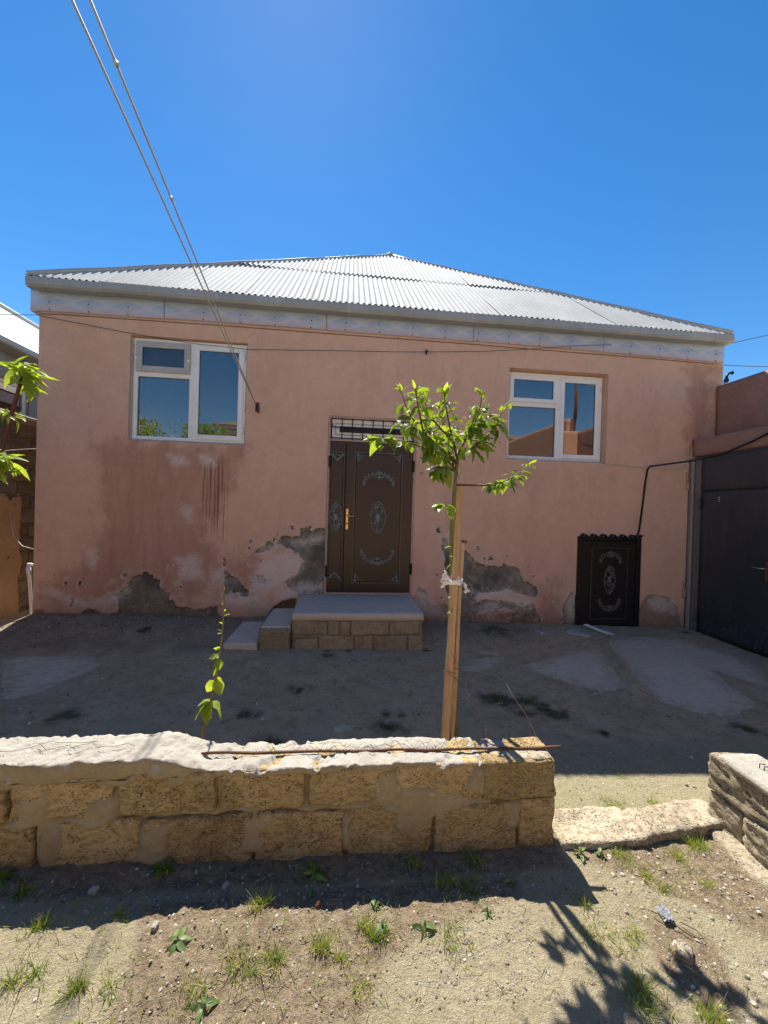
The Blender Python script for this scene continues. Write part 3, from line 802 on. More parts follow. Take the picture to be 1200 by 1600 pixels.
# --- roof
EY, EZ, ERX = -.17, 4.15, (-3.86, 5.50)
AP = Vector((.83, 3.2, 7.02))
slope = (AP.z - EZ) / (AP.y - EY)
rg = G()
c0, c1, c2, c3 = (ERX[0], EY, EZ), (ERX[1], EY, EZ), (ERX[1], 6.64, EZ), (ERX[0], 6.64, EZ)
ap = (AP.x, AP.y, AP.z)
rg.add([c0, c1, c2, c3, ap], [(1, 2, 4), (2, 3, 4), (3, 0, 4), (0, 3, 2, 1)])
roof = rg.out("roof", MAT["roof"], house)
PER = .076
def hip_y(x):
    t = (x - ERX[0]) / (AP.x - ERX[0]) if x < AP.x else (ERX[1] - x) / (ERX[1] - AP.x)
    return EY + max(0, t) * (AP.y - EY)
nrm = Vector((0, -slope, 1)).normalized()
def sheet(x0, x1, ya, yb, lift, seed):
    xs = np.arange(x0, x1 + 1e-6, PER/6)
    rows = 5
    V, F, cols = [], [], []
    for x in xs:
        x = min(max(x, ERX[0]), ERX[1])
        top = min(yb, hip_y(x))
        if top <= ya + .004:
            cols.append(None); continue
        cols.append(len(V))
        h = .012 * math.cos((x - ERX[0]) / PER * 2 * math.pi) + .026 + lift
        for r in range(rows):
            y = ya + (top - ya) * r / (rows-1)
            hh = h + .004 * math.sin(seed*1.7 + y*2.1 + x)
            p = Vector((x, y, EZ + (y-EY)*slope)) + nrm * hh
            V.append(p)
    for a, b in zip(cols[:-1], cols[1:]):
        if a is None or b is None: continue
        for r in range(rows-1):
            F.append((a+r, b+r, b+r+1, a+r+1))
    if len(F) > 3:
        obj("roof_sheet", V, F, MAT["roof"], roof, True)
SW = PER*11
k = 0
x = ERX[0]
while x < ERX[1]:
    sheet(x, min(x+SW+PER*.4, ERX[1]), EY-.015, 1.36+rng.uniform(-.01,.01), .002*(k % 2), k)
    sheet(x, min(x+SW+PER*.4, ERX[1]), 1.27, 9, .013+.002*(k % 2), k+50)
    x += SW; k += 1
for cnr, kk in ((c0, 0), (c1, 1), (c2, 2), (c3, 3)):
    g_ = G()
    a, b = Vector(cnr) + Vector((0, 0, .045)), AP + Vector((0, 0, .045))
    pts = [a.lerp(b, t/14) + Vector((0, 0, .006*math.sin(t*2.3+kk))) for t in range(15)]
    g_.tube(pts, .036, 8)
    g_.out("hip_cap", MAT["zinc"], roof, True)
G().blob((AP.x, AP.y, AP.z+.05), .085, .085, .045, 10, 6).out("apex_cap", MAT["zinc_dark"], roof, True)

# --- gutter sections
gxs = [ERX[0], -3.62, -3.02, -2.46, -1.66, -.92, -.02, .78, 1.62, 2.38, 3.22, 4.06, 4.86, 5.22, ERX[1]]
for i in range(len(gxs)-1):
    a, b = gxs[i]+.003, gxs[i+1]-.003
    dz0, dz1 = rng.uniform(-.006, .006), rng.uniform(-.006, .006)
    pr0 = [(-.13, 4.165), (-.13, 4.055), (-.155, 4.032), (-.262, 4.028), (-.285, 4.06), (-.290, 4.158), (-.278, 4.166), (-.276, 4.15), (-.272, 4.062), (-.255, 4.04), (-.16, 4.044), (-.142, 4.06), (-.142, 4.16)]
    pr = [(-.055+(y+.13)*.95, 4.05+(z-4.03)*.82) for y, z in pr0]
    V = [(a, y, z+dz0) for y, z in pr] + [(b, y, z+dz1) for y, z in pr]
    n = len(pr)
    F = [(j, (j+1) % n, (j+1) % n+n, j+n) for j in range(n)] + [tuple(range(n))[::-1], tuple(range(n, 2*n))]
    s = obj("gutter_section", V, F, MAT["zinc_dark"], house)
    if i not in (0,):
        q = .004
        V = [(a-.012+dx, y+(-.003 if y < -.12 else 0), z+dz0+(-.003 if z < 4.075 else .002)) for dx in (0, .022) for y, z in pr[1:7]]
        F = [(j, j+1, j+7, j+6) for j in range(5)]
        obj("joint_strap", V, F, MAT["zinc"], s)
G().box(ERX[0]+.01, ERX[1]-.01, -.056, .02, 4.082, 4.095).out("soffit", MAT["zinc_dark"], house)

# --- fascia panels
def zb(x): return 3.868 - .0015*(x-.6)**2
fj = [-3.93, -2.36, -.31, 1.70, 3.62, 5.535]
for i in range(5):
    a, b = fj[i]+.004, fj[i+1]-.004
    xs = np.linspace(a, b, int((b-a)/.0225)+1)
    ts = np.linspace(0, 1, 15)
    X, T = np.meshgrid(xs, ts)
    ZB = zb(X) + (.006 if i % 2 else 0)
    Z = ZB + (4.085-ZB)*T
    per = .455
    zc = ZB + .110
    u = np.abs(((X + 3.93) % per) - per/2) / (per/2) + np.abs(Z-zc)/.088
    Y = -.020 - .010*T - .011*np.clip(1-u, 0, 1) + .004*fbm(np.stack([X, Z*0, Z], -1), 2.5, 2, 70+i)
    V = np.stack([X.ravel(), Y.ravel(), Z.ravel()], 1)
    me = mesh("fascia_panel", V, grid_faces(len(xs), len(ts)), MAT["fascia"], True)
    fattr(me, "dia", .5 + (1-u)*.5)
    fattr(me, "edge", np.abs(u-1)*.2)
    fattr(me, "low", T)
    fp = link("fascia_panel", me, house)
    rm = None
    n0 = math.ceil((a+3.93)/per - .5)
    for q in range(n0, n0+8):
        xx = -3.93 + (q+.5)*per
        if xx > b-.05 or xx < a+.03: continue
        for dz, yy in ((.105, -.040), (.018, -.026)):
            if rm is None:
                rm = G().blob((0, 0, 0), .009, .006, .009, 6, 4)
                rm = mesh("rivet", rm.V, rm.F, MAT["wire"], True)
            r_ = link("rivet", rm, fp)
            r_.location = (xx + rng.uniform(-.01, .01), yy, zb(xx)+dz)
G().box(-3.932, -3.845, -.018, 6.4, 3.83, 4.075).out("side_fascia", MAT["fascia"], house)

# --- windows
def bar_frame(g_, x0, x1, z0, z1, w, y0, y1, bev=.005):
    g_.box(x0, x0+w, y0, y1, z0, z1, bev); g_.box(x1-w, x1, y0, y1, z0, z1, bev)
    g_.box(x0+w, x1-w, y0+.001, y1, z0, z0+w, bev); g_.box(x0+w, x1-w, y0+.001, y1, z1-w, z1, bev)
def pane(win, x0, x1, z0, z1, y, mat="glass", tilt=0.0):
    G().box(x0-.012, x1+.012, y, y+.006, z0-.012, z1+.012).out("pane", MAT[mat], win)
    q = G(); bar_frame(q, x0-.002, x1+.002, z0-.002, z1+.002, .007, y-.004, y-.0005, 0); q.out("gasket", MAT["rubber"], win)
def window(op, yf, xm, zt, old, label):
    x0, x1, z0, z1 = op
    x0 += .008; x1 -= .008; z0 += .012; z1 -= .01
    w = .062
    q = G()
    bar_frame(q, x0, x1, z0, z1, w, yf, yf+.07)
    q.box(xm-.035, xm+.035, yf+.001, yf+.069, z0+w, z1-w, .005)
    q.box(x0+w, xm-.035, yf+.002, yf+.068, zt-.035, zt+.035, .005)
    win = q.out("window", MAT["pvc"], house)
    tag(win, label)
    # lower left fixed light
    pane(win, x0+w, xm-.035, z0+w, zt-.035, yf+.03)
    # upper left vent sash
    a, b, c, d = x0+w-.015, xm-.022, zt+.022, z1-w+.015
    yo = yf-.018 if not old else yf-.03
    q = G(); bar_frame(q, a, b, c, d, .062 if not old else .075, yo, yo+.05, .006)
    q.out("sash", MAT["pvc_old" if old else "pvc"], win)
    ww = .062 if not old else .075
    pane(win, a+ww, b-ww, c+ww, d-ww, yo+.02, "glass_dull" if old else "glass")
    # right casement
    a, b, c, d = xm+.022, x1-w+.018, z0+w-.018, z1-w+.018
    yo = yf-.016
    q = G(); bar_frame(q, a, b, c, d, .068, yo, yo+.05, .006)
    q.out("sash", MAT["pvc"], win)
    pane(win, a+.068, b-.068, c+.068, d-.068, yo+.02)
    for hz in (c+.14, d-.14):
        G().tube([(b+.006, yo-.006, hz-.04), (b+.006, yo-.006, hz+.04)], .009, 8).out("hinge", MAT["pvc"], win, True)
    if old:
        for hx in (x0+w-.012, xm-.04):
            G().box(hx-.014, hx+.014, yf-.045, yf-.004, zt+.17, zt+.20, .004).out("clip", MAT["pvc"], win)
        G().tube([(x0+w-.01, yf-.012, zt+.03), (xm-.02, yf-.014, zt+.028)], .008, 8).out("sash_rail", MAT["pvc"], win, True)
    # rough mortar bead round the frame
    q = G()
    V, F = rough_block(x0-.02, x1+.02, yf-.035, yf+.0, z0-.03, z0+.012, .016, .006, .010, 22, 3 if old else 4)
    q.add(V, F)
    if old:
        V, F = rough_block(x1-.012, x1+.028, yf-.03, yf+.004, z0, z1, .02, .006, .009, 20, 6); q.add(V, F)
        V, F = rough_block(x0-.02, x0+.012, yf-.026, yf+.004, z0, z1, .02, .006, .008, 20, 7); q.add(V, F)
    q.out("sealant", MAT["mortar_white"], win, True)
    return win
winl = window(WIN_L, .055, -2.03, 3.165, True, "white framed window with greyed vent sash under the two cables")
winr = window(WIN_R, .115, 3.045, 3.085, False, "white framed window set deep in the wall near the metal gate")
# curtains inside
def curtain(win, x0, x1, z0, z1, y):
    xs = np.linspace(x0, x1, 40); V = []
    for x in xs:
        yy = y + .02*math.sin(x*42) + .01*math.sin(x*17)
        V += [(x, yy, z0), (x, yy, z1)]
    obj("curtain", V, [(2*i, 2*i+2, 2*i+3, 2*i+1) for i in range(39)], MAT["curtain"], win, True)
curtain(winr, 2.3, 2.72, 2.3, 3.5, .34); curtain(winr, 3.45, 3.72, 2.3, 3.5, .34)
curtain(winl, -2.74, -2.35, 2.3, 3.6, .33)

# --- entrance door
dx0, dx1, dz0, dz1 = DOOR
q = G()
q.box(dx0+.002, dx0+.032, -.012, .07, dz0+.002, dz1-.002, .004); q.box(dx1-.032, dx1-.002, -.012, .07, dz0+.002, dz1-.002, .004)
q.box(dx0+.032, dx1-.032, -.010, .07, dz1-.036, dz1-.002, .004); q.box(dx0+.032, dx1-.032, -.011, .07, dz0+.002, dz0+.036, .004)
q.box(dx0+.032, dx1-.032, -.008, .07, 2.405, 2.432, .003)
door = q.out("entrance_door", MAT["frame_paint"], house)
tag(door, "dark brown steel door with raised silver scroll ornaments")
def panel_leaf(name, x0, x1, z0, z1, y, panels, mat, parent, dep=.012):
    """door leaf with raised and grooved panels"""
    q = G().box(x0, x1, y, y+.045, z0, z1, .004)
    for a, b, c, d in panels:
        q.box(a, b, y-dep, y+.002, c, d, .007)
    return q.out(name, mat, parent)
lz0, lz1 = dz0+.040, 2.402
leaf_n = panel_leaf("door_leaf", dx0+.035, -.004, lz0, lz1, .004, [(-.198, -.035, .54, 2.245)], MAT["brown"], door)
leaf_m = panel_leaf("door_leaf", .0, dx1-.035, lz0, lz1, .0, [(.135, .752, .515, 2.25)], MAT["brown"], door)
q = G(); bar_frame(q, .118, .769, .498, 2.267, .008, -.006, .001, 0); bar_frame(q, -.21, -.023, .528, 2.257, .006, -.003, .005, 0)
q.out("panel_trim", MAT["orn_dark"], door)

def spiral(cx, cz, r0, turns, a0, sgn, y, n=16):
    return [(cx + sgn*r0*(1-t/n*.85)*math.cos(a0+turns*2*math.pi*t/n), y, cz + r0*(1-t/n*.85)*math.sin(a0+turns*2*math.pi*t/n)) for t in range(n+1)]
def crest(cx, cz, w, h, y, up, mat, parent, th=.013):
    """arched scroll crest with a palmette in the middle"""
    q = G(); s = 1 if up else -1
    for sg in (-1, 1):
        pts, rad = [], []
        for t in range(13):
            a = t/12
            ang = math.pi*.5*(1-a)
            pts.append((cx+sg*w*.5*math.cos(ang)*1.0, y, cz+s*(h*.62*math.sin(ang)-h*.30)))
            rad.append(th*(1.0-.35*a) * (1+.25*math.sin(a*26)))
        q.tube(pts, rad, 6)
        for j, a in enumerate((.22, .42, .62, .80, .95)):
            ang = math.pi*.5*(1-a)
            px, pz = cx+sg*w*.5*math.cos(ang), cz+s*(h*.62*math.sin(ang)-h*.30)
            q.tube(spiral(px+sg*.012, pz+s*.014, .020-.002*j, 1.1, R(200)*s, sg, y-.004), [.0085]*10+[.0065]*7, 5)
            q.blob((px-sg*.006, y-.002, pz-s*.020), .011, .007, .019, 6, 5, sg*s*(.5+a))
        q.tube(spiral(cx+sg*w*.5, cz-s*h*.28, .022, 1.2, R(90)*s, sg, y-.003), .009, 5)
        q.blob((cx+sg*.035, y-.008, cz+s*h*.12), .018, .012, .016, 8, 5)
    for j in range(-3, 4):
        a = j*.36
        L = h*.26*(1-.06*abs(j))
        q.blob((cx+math.sin(a)*L*.75, y-.006, cz+s*(h*.26+math.cos(a)*L*.55)), .009, .010, L*.55, 6, 6, -a*s)
    q.blob((cx, y-.010, cz+s*h*.14), .022, .013, .030, 8, 6)
    return q.out("ornament", mat, parent, True)
def rosette(cx, cz, w, h, y, mat, parent, seed=0):
    q = G(); r_ = random.Random(seed)
    q.blob((cx, y, cz), w*.20, .016, h*.15, 10, 6)
    for k in range(46):
        t = r_.uniform(-1, 1); lim = (1-abs(t))**.75
        u = r_.uniform(-1, 1)*lim
        px, pz = cx+u*w*.5, cz+t*h*.5
        if r_.random() < .5:
            q.tube(spiral(px, pz, r_.uniform(.012, .022), 1.2, r_.uniform(0, 6), 1 if u > 0 else -1, y-r_.uniform(0, .006), 10), .007, 5)
        else:
            q.blob((px, y, pz), .009, .010, .020, 6, 5, -u*2+r_.uniform(-.4, .4))
    for sg in (-1, 1):
        q.tube(spiral(cx, cz+sg*h*.40, .030, 1.1, R(90), sg, y-.003, 12), .007, 5)
        for s2 in (-1, 1):
            q.tube([(cx+s2*w*.5*math.sin(a)*1.0, y, cz+sg*h*.5*math.cos(a)**1.3) for a in [i*math.pi/2/10*.98 for i in range(11)]], [.008+.003*math.sin(i*2.1) for i in range(11)], 5)
    return q.out("ornament", mat, parent, True)
def corner_orn(cx, cz, sx, sz, L, y, mat, parent):
    q = G()
    for k in range(5):
        t = k/4
        q.blob((cx+sx*L*t, y, cz+sz*.014), .014, .008, .012-.006*t, 6, 5)
        q.blob((cx+sx*.014, y, cz+sz*L*t), .012-.006*t, .008, .014, 6, 5)
    for k in range(3):
        q.tube(spiral(cx+sx*(.022+.022*k), cz+sz*(.075-.022*k), .015, 1.1, k, sx, y-.002, 9), .005, 5)
    return q.out("ornament", mat, parent, True)
yp = -.018
crest(.445, 1.905, .40, .24, yp, True, MAT["orn"], door)
rosette(.447, 1.395, .21, .42, yp, MAT["orn"], door, 3)
crest(.452, .865, .42, .26, yp, False, MAT["orn"], door)
for cx_, cz_, sx_, sz_ in ((.145, 2.24, 1, -1), (.742, 2.24, -1, -1), (.145, .525, 1, 1), (.742, .525, -1, 1)):
    corner_orn(cx_, cz_, sx_, sz_, .095, yp+.004, MAT["orn"], door)
rosette(-.116, 1.39, .17, .36, -.012, MAT["orn"], door, 8)
for cz_, s_ in ((2.235, -1), (.55, 1)):
    q = G()
    for k in range(9):
        t = k/8
        xx = -.19 + .147*t
        q.blob((xx, -.011, cz_+s_*(.012+.075*(1-abs(2*t-1)))), .014, .007, .018, 6, 5, (t-.5)*1.5)
    for k in range(4):
        q.tube(spiral(-.165+.034*k, cz_+s_*.02, .013, 1.1, k, 1, -.013, 9), .005, 5)
    q.out("ornament", MAT["orn"], door, True)
# handle on a brass plate, lock, hinges
q = G().box(.012, .056, -.016, .0, 1.215, 1.505, .008)
hd = q.out("handle_plate", MAT["brass"], door)
G().tube([(.034, -.01, 1.405), (.034, -.052, 1.405), (.06, -.056, 1.405), (.115, -.055, 1.40), (.15, -.05, 1.405)], [.011, .010, .010, .008, .007], 8).out("lever", MAT["steel"], hd, True)
G().tube([(.034, -.02, 1.30), (.034, -.012, 1.30)], .011, 10).out("keyhole", MAT["black"], hd, True)
q = G().tube([(.055, .0, 1.735), (.055, -.012, 1.735)], .020, 12); q.tube([(.055, -.012, 1.735), (.055, -.016, 1.735)], .010, 10)
q.out("lock_escutcheon", MAT["orn_dark"], door, True)
for hx, hz_ in ((dx0+.030, 2.12), (dx0+.026, .66), (dx1-.028, 2.10), (dx1-.024, .70)):
    G().tube([(hx, -.026, hz_-.075), (hx, -.026, hz_-.002), (hx, -.026, hz_+.002), (hx, -.026, hz_+.075)], [.014, .014, .0155, .0155], 8).out("hinge", MAT["grille"], door, True)
# transom light with grille
q = G(); tz0, tz1 = 2.436, 2.706
q.box(dx0+.034, dx1-.034, .03, .06, tz0, tz1, .004)
tr = q.out("transom_light", MAT["pvc"], house)
q = G(); bar_frame(q, dx0+.085, dx1-.085, tz0+.05, tz1-.05, .02, .018, .0299, .003); q.out("glazing_bead", MAT["pvc_old"], tr)
G().box(dx0+.15, dx1-.13, .022, .0298, tz0+.098, tz1-.098).out("pane", MAT["glass_dull"], tr)
q = G(); q.box(dx0+.15, dx1-.13, .012, .021, tz0+.092, tz1-.098, .002); q.out("vent_slot", MAT["grille"], tr)
for i in range(9):
    xx = dx0+.045+i*(dx1-dx0-.09)/8
    G().tube([(xx, -.020, tz0-.012), (xx, -.020, tz1+.004)], .0065, 6).out("grille_bar", MAT["grille"], tr, True)
for z_ in (tz0+.008, (tz0+tz1)/2+.02, tz1-.006):
    G().tube([(dx0+.035, -.012, z_), (dx1-.035, -.012, z_)], .0055 if z_ != tz0+.008 else .007, 6).out("grille_bar", MAT["grille"], tr, True)
q = G()
q.tube([(dx0+.06, -.006, tz1-.07), (dx0+.055, -.01, tz1-.10), (dx0+.09, -.012, tz1-.125), (dx0+.16, -.014, tz1-.13)]+[(dx0+.16+.05*i, -.014, tz1-.125-.022*abs(math.sin(i*.9))) for i in range(1, 16)], .004, 5)
q.out("wire_loop", MAT["wire"], tr, True)

# --- low cellar hatch
hx0, hx1, hz1 = HATCH[0], HATCH[1], HATCH[3]
q = G()
q.box(hx0-.01, hx0+.045, -.020, .06, -.22, hz1-.004, .004); q.box(hx1-.055, hx1+.012, -.020, .06, -.22, hz1-.004, .004)
q.box(hx0+.045, hx1-.055, -.018, .06, hz1-.05, hz1-.004, .004); q.box(hx0+.045, hx1-.055, -.018, .06, -.22, -.085, .004)
hatch = q.out("cellar_hatch", MAT["black"], house)
tag(hatch, "small black steel hatch door with faded silver ornament")
panel_leaf("door_leaf", hx0+.05, hx1-.06, -.08, hz1-.055, -.006, [(hx0+.225, hx1-.205, .03, 1.03)], MAT["black"], hatch, .010)
q = G(); bar_frame(q, hx0+.21, hx1-.19, .015, 1.045, .006, -.010, -.005, 0); q.out("panel_trim", MAT["orn_dark"], hatch)
hc = (hx0+hx1)/2+.01
crest(hc, .90, .30, .20, -.022, True, MAT["orn_dark"], hatch, .007)
rosette(hc, .585, .17, .40, -.020, MAT["orn_dark"], hatch, 5)
crest(hc, .23, .30, .22, -.022, False, MAT["orn_dark"], hatch, .007)
for hz_ in (.95, .1):
    G().tube([(hx1-.05, -.03, hz_-.05), (hx1-.05, -.03, hz_+.05)], .011, 8).out("hinge", MAT["black"], hatch, True)
V, F = [], []
ns = 66
for i in range(ns+1):
    xx = hx0-.02+(hx1-hx0+.02)*i/ns
    zz = 1.212+.028*math.cos(i/ns*6.6*2*math.pi+2.6)
    V += [(xx, -.075, zz), (xx, .03, zz+.012), (xx, -.075, zz-.006), (xx, .03, zz+.006)]
for i in range(ns):
    a = 4*i
    F += [(a, a+4, a+5, a+1), (a+2, a+3, a+7, a+6), (a, a+2, a+6, a+4)]
obj("corrugated_lintel", V, F, MAT["black"], hatch, True)

# ---------------------------------------------------------------- entrance steps
steps = empty("entrance_steps", (.19, -.5, -.1), "limestone and concrete entrance steps below the brown door", "steps")
SY = -.92
def stone_part(x0, x1, y0, y1, z0, z1, mat, parent, name="stone_block", res=.02, **kw):
    V, F = rough_block(x0, x1, y0, y1, z0, z1, res, **kw)
    return obj(name, V, F, MAT[mat], parent, True)
def slab(x0, x1, y0, y1, z0, z1, seed, parent, name="slab", mat="concrete"):
    V, F = rough_block(x0, x1, y0, y1, z0, z1, .03, r=.010, amp=.0045, sc=5, seed=seed)
    return obj(name, V, F, MAT[mat], parent, True)
slab(-.545, .93, SY-.012, -.008, .253, .338, 3, steps)
G().box(-.53, .915, SY+.022, -.03, -.25, .27).out("mortar_core", MAT["mortar"], steps)
i = 0
for a, b, c, d in ((-.54, -.155, .098, .25), (-.54, -.24, .060, .092), (-.015, .098, .092, .245), (.108, .53, .092, .252), (.538, .918, .092, .25),
                   (-.50, -.255, -.20, .058), (-.245, .138, -.20, .082), (.150, .352, -.20, .085), (.364, .745, -.20, .085), (.757, .92, -.20, .085)):
    stone_part(a, b, SY-rng.uniform(-.004, .006), SY+.2, c, d, "stone_step", steps, r=.006, amp=.016, sc=12, seed=20+i, pit=.010); i += 1
stone_part(-.15, -.025, SY+.006, SY+.1, .09, .25, "mortar", steps, "mortar_fill", r=.01, amp=.012, sc=9, seed=41)
for a, b, c, d in ((.735, .925, -.2, .08), (.735, .925, .09, .25)):
    for k in range(2):
        stone_part(.74, .926, SY+.22+k*.32, SY+.52+k*.32, c, d, "stone_step", steps, r=.01, amp=.008, sc=9, seed=50+k)
V, F = rough_block(-.885, -.55, -.985, -.16, -.2, .185, .028, r=.016, amp=.016, sc=7, seed=33, pit=.006)
obj("step_stone", V, F, MAT["stone_step"], steps, True)
slab(-.868, -.552, -.955, -.17, .175, .200, 8, steps, "step_topping")
slab(-1.245, -.89, -1.0, -.18, -.2, .032, 9, steps, "step_slab")

# ---------------------------------------------------------------- garden wall in the foreground
gw = empty("garden_wall", (-.5, -3.45, -.05), "low limestone block wall with rough mortar across the foreground", "wall")
WY0, WY1 = -3.54, -3.355
up = [-2.48, -2.08, -1.69, -1.30, -.90, -.493, -.128, .248, .645, 1.005]
lo = [-2.40, -2.00, -1.60, -1.20, -.795, -.346, .044, .430, .823, 1.01]
for j, (row, z0, z1) in enumerate(((up, .213, .378), (lo, -.15, .196))):
    for i in range(len(row)-1):
        a, b = row[i]+.008, row[i+1]-.008
        res = .0125 if b > -1.5 else .03
        pr = rng.uniform(-.006, .006) - (.004 if (i, j) in ((8, 0), (6, 0), (7, 0)) else 0)
        dzt = rng.uniform(-.006, .004)
        stone_part(a, b, WY0+pr, WY1+rng.uniform(-.012, .012), z0+rng.uniform(-.004, .004), z1+dzt, "stone", gw, res=res, r=.011, amp=.018, sc=10, seed=100+i*7+j*31,
                   pit=.016 if (i, j) in ((4, 0), (5, 1)) else .010)
SM = [[(-2.6,.33),(-.84,.33),(-.82,.42),(-2.6,.42)], [(-1.27,.17),(-1.13,.19),(-1.12,.37),(-1.26,.37)], [(-1.04,.14),(-.90,.17),(-.87,.30),(-1.0,.31)],
      [(-.82,.02),(-.70,-.02),(-.66,.17),(-.81,.18)], [(-.42,.02),(-.29,.0),(-.24,.19),(-.40,.19)], [(.02,.02),(.07,.0),(.09,.18),(.01,.16)],
      [(.15,.20),(.27,.18),(.29,.36),(.18,.36)], [(.25,.05),(.38,.02),(.44,.12),(.60,.17),(.66,.24),(.50,.27),(.27,.31)], [(.53,.24),(.70,.20),(.72,.29),(.66,.37),(.60,.36)],
      [(-2.6,.17),(-.95,.178),(-.9,.21),(-.5,.19),(-.45,.205),(-.15,.19),(.2,.19),(.25,.16),(.7,.18),(.72,.215),(.2,.21),(-.2,.215),(-.9,.222),(-2.6,.225)], [(-1.20,-.05),(-1.10,-.05),(-1.08,.2),(-1.18,.2)], [(-2.6,.0),(-1.55,.0),(-1.5,.3),(-2.6,.35)], [(.74,.10),(.82,.06),(.85,.18),(.78,.2)],
      [(-.70,.30),(-.48,.34),(-.5,.385),(-.8,.39)]]
mx = np.arange(-2.5, 1.0, .011); mz = np.arange(-.14, .375, .011)
MX, MZ = np.meshgrid(mx, mz)
P3 = np.stack([MX, MZ*0, MZ], -1)
s = np.maximum.reduce([sdf(p, MX, MZ) for p in SM]) + .035*fbm(P3, 9, 4, 81, .6)
sm = sstep(-.012, .03, s)
MY = WY0 + .030 - .036*sm + .010*fbm(P3, 14, 5, 82, .65)*(.5+sm)
MY = np.where(MX > .96, MY + .03*sstep(.96, .995, MX), MY)
obj("mortar", np.stack([MX.ravel(), MY.ravel(), MZ.ravel()], 1), grid_faces(len(mx), len(mz)), MAT["mortar"], gw, True)
G().box(-2.45, .985, WY0+.045, WY1-.02, -.15, .36).out("mortar_core", MAT["mortar"], gw)
# cement cap: thick slab at the left, sloping down to a thin skim
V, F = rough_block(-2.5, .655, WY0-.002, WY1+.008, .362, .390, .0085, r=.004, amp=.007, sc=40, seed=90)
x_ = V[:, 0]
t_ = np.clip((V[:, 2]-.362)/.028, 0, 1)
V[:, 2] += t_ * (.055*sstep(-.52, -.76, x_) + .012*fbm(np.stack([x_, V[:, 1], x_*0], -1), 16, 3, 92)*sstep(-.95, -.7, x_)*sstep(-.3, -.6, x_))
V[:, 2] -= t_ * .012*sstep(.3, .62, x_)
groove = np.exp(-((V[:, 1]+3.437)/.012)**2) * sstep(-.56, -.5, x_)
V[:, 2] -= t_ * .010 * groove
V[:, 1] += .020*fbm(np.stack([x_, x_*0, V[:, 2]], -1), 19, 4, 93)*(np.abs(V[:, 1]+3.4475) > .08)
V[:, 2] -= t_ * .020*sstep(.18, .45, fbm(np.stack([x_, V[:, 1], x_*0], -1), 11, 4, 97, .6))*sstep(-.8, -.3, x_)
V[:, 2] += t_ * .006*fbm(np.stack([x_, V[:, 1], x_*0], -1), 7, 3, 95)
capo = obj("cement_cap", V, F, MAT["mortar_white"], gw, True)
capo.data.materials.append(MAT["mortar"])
for pl_ in capo.data.polygons:                    # pale sunlit top, darker shaded faces: light put into the colours
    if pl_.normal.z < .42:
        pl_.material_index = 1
for a, b, c, sd in ((.70, .985, -3.49, 1), (.68, .80, -3.42, 2)):
    V, F = rough_block(a, b, c-.045, c+.05, .366, .384, .016, r=.007, amp=.009, sc=17, seed=sd)
    obj("mortar_crumb", V, F, MAT["mortar_white" if sd == 2 else "stone_pale"], gw, True)

q = G()
pts = [(-.60+1.66*t/30, -3.437-.030*t/30+.002*math.sin(t*1.3), .398-.010*t/30+.003*math.sin(t*.9)) for t in range(31)]
q.tube(pts, .0062, 8)
for i in range(120):
    p = Vector(pts[0]).lerp(Vector(pts[-1]), i/120)
    q.tube([p+Vector((-.0014, -.0064, 0)), p+Vector((.0014, 0, .0067)), p+Vector((.004, .0064, 0))], .0011, 4)
tag(q.out("rebar_rod", MAT["rust"], None, True), "rusty reinforcing bar lying along the top of the low wall", "rebar")
def zigzag(x0, x1, y, z, amp, per, seed, tilt=.0):
    r_ = random.Random(seed); out = []
    x = x0; s_ = 1
    while x < x1:
        out.append((x, y+s_*amp*r_.uniform(.6, 1.2), z+.006+abs(r_.gauss(0, .006))+tilt*s_))
        x += per*r_.uniform(.45, 1.6); s_ = -s_ if r_.random() < .85 else s_
    return out
q = G()
q.tube(zigzag(-1.62, -.86, -3.455, .449, .016, .030, 2), .0010, 4); q.tube(zigzag(-1.30, -1.02, -3.43, .451, .010, .040, 5), .0009, 4)
tag(q.out("wire_mesh_scrap", MAT["wire"], None), "thin zigzag wire mesh remnant on the raised left end of the wall", "wire mesh")
q = G()
q.tube(zigzag(-.30, .95, -3.43, .395, .020, .022, 3, .004), .0011, 4); q.tube(zigzag(-.1, .9, -3.447, .397, .014, .030, 9, .004), .0011, 4)
for k in range(5):
    a = rng.uniform(-.35, .3)
    q.tube([(a, -3.44, .40), (a+.02, -3.46, .43), (a+rng.uniform(-.02, .06), -3.47, .40)], .0011, 4)
tag(q.out("wire_mesh_scrap", MAT["rust"], None), "rusty wire mesh remnant tangled round the bar on the wall", "wire mesh")
q = G()
q.tube([(.70, -3.42, .395), (.705, -3.38, .45), (.66, -3.30, .56), (.68, -3.22, .60), (.62, -3.12, .70), (.60, -3.06, .74)], .0016, 5)
q.tube([(.74, -3.43, .395), (.72, -3.40, .44), (.705, -3.38, .45), (.715, -3.36, .41)], .0016, 5)
tag(q.out("loose_wire", MAT["rust"], None), "thin rusty wire rising from the wall beside the stake", "wire")
q = G().tube([(.98, -3.40, .39), (.965, -3.30, .46), (.93, -3.20, .52), (.945, -3.1, .53)], .0013, 5)
tag(q.out("loose_wire", MAT["rust"], None), "short dry wire curling up near the low wall's right end", "wire")

# ---------------------------------------------------------------- threshold stones
for a, b, c, d, e, f_, sd, lab in ((1.025, 1.45, -3.565, -3.36, -.18, .008, 1, "pale rough kerb stone in the gap beside the low wall's end"),
                                   (1.448, 1.95, -3.55, -3.385, -.18, .012, 2, "white rough kerb stone in the gap nearest the right wall")):
    V, F = rough_block(a, b, c, d, e, f_, .012, r=.012, amp=.020, sc=11, seed=140+sd, pit=.006)
    if sd == 2: V[:, 1] += (V[:, 0]-1.45)*.10
    tag(obj("kerb_stone", V, F, MAT["stone_pale"], None, True), lab, "kerb stone")

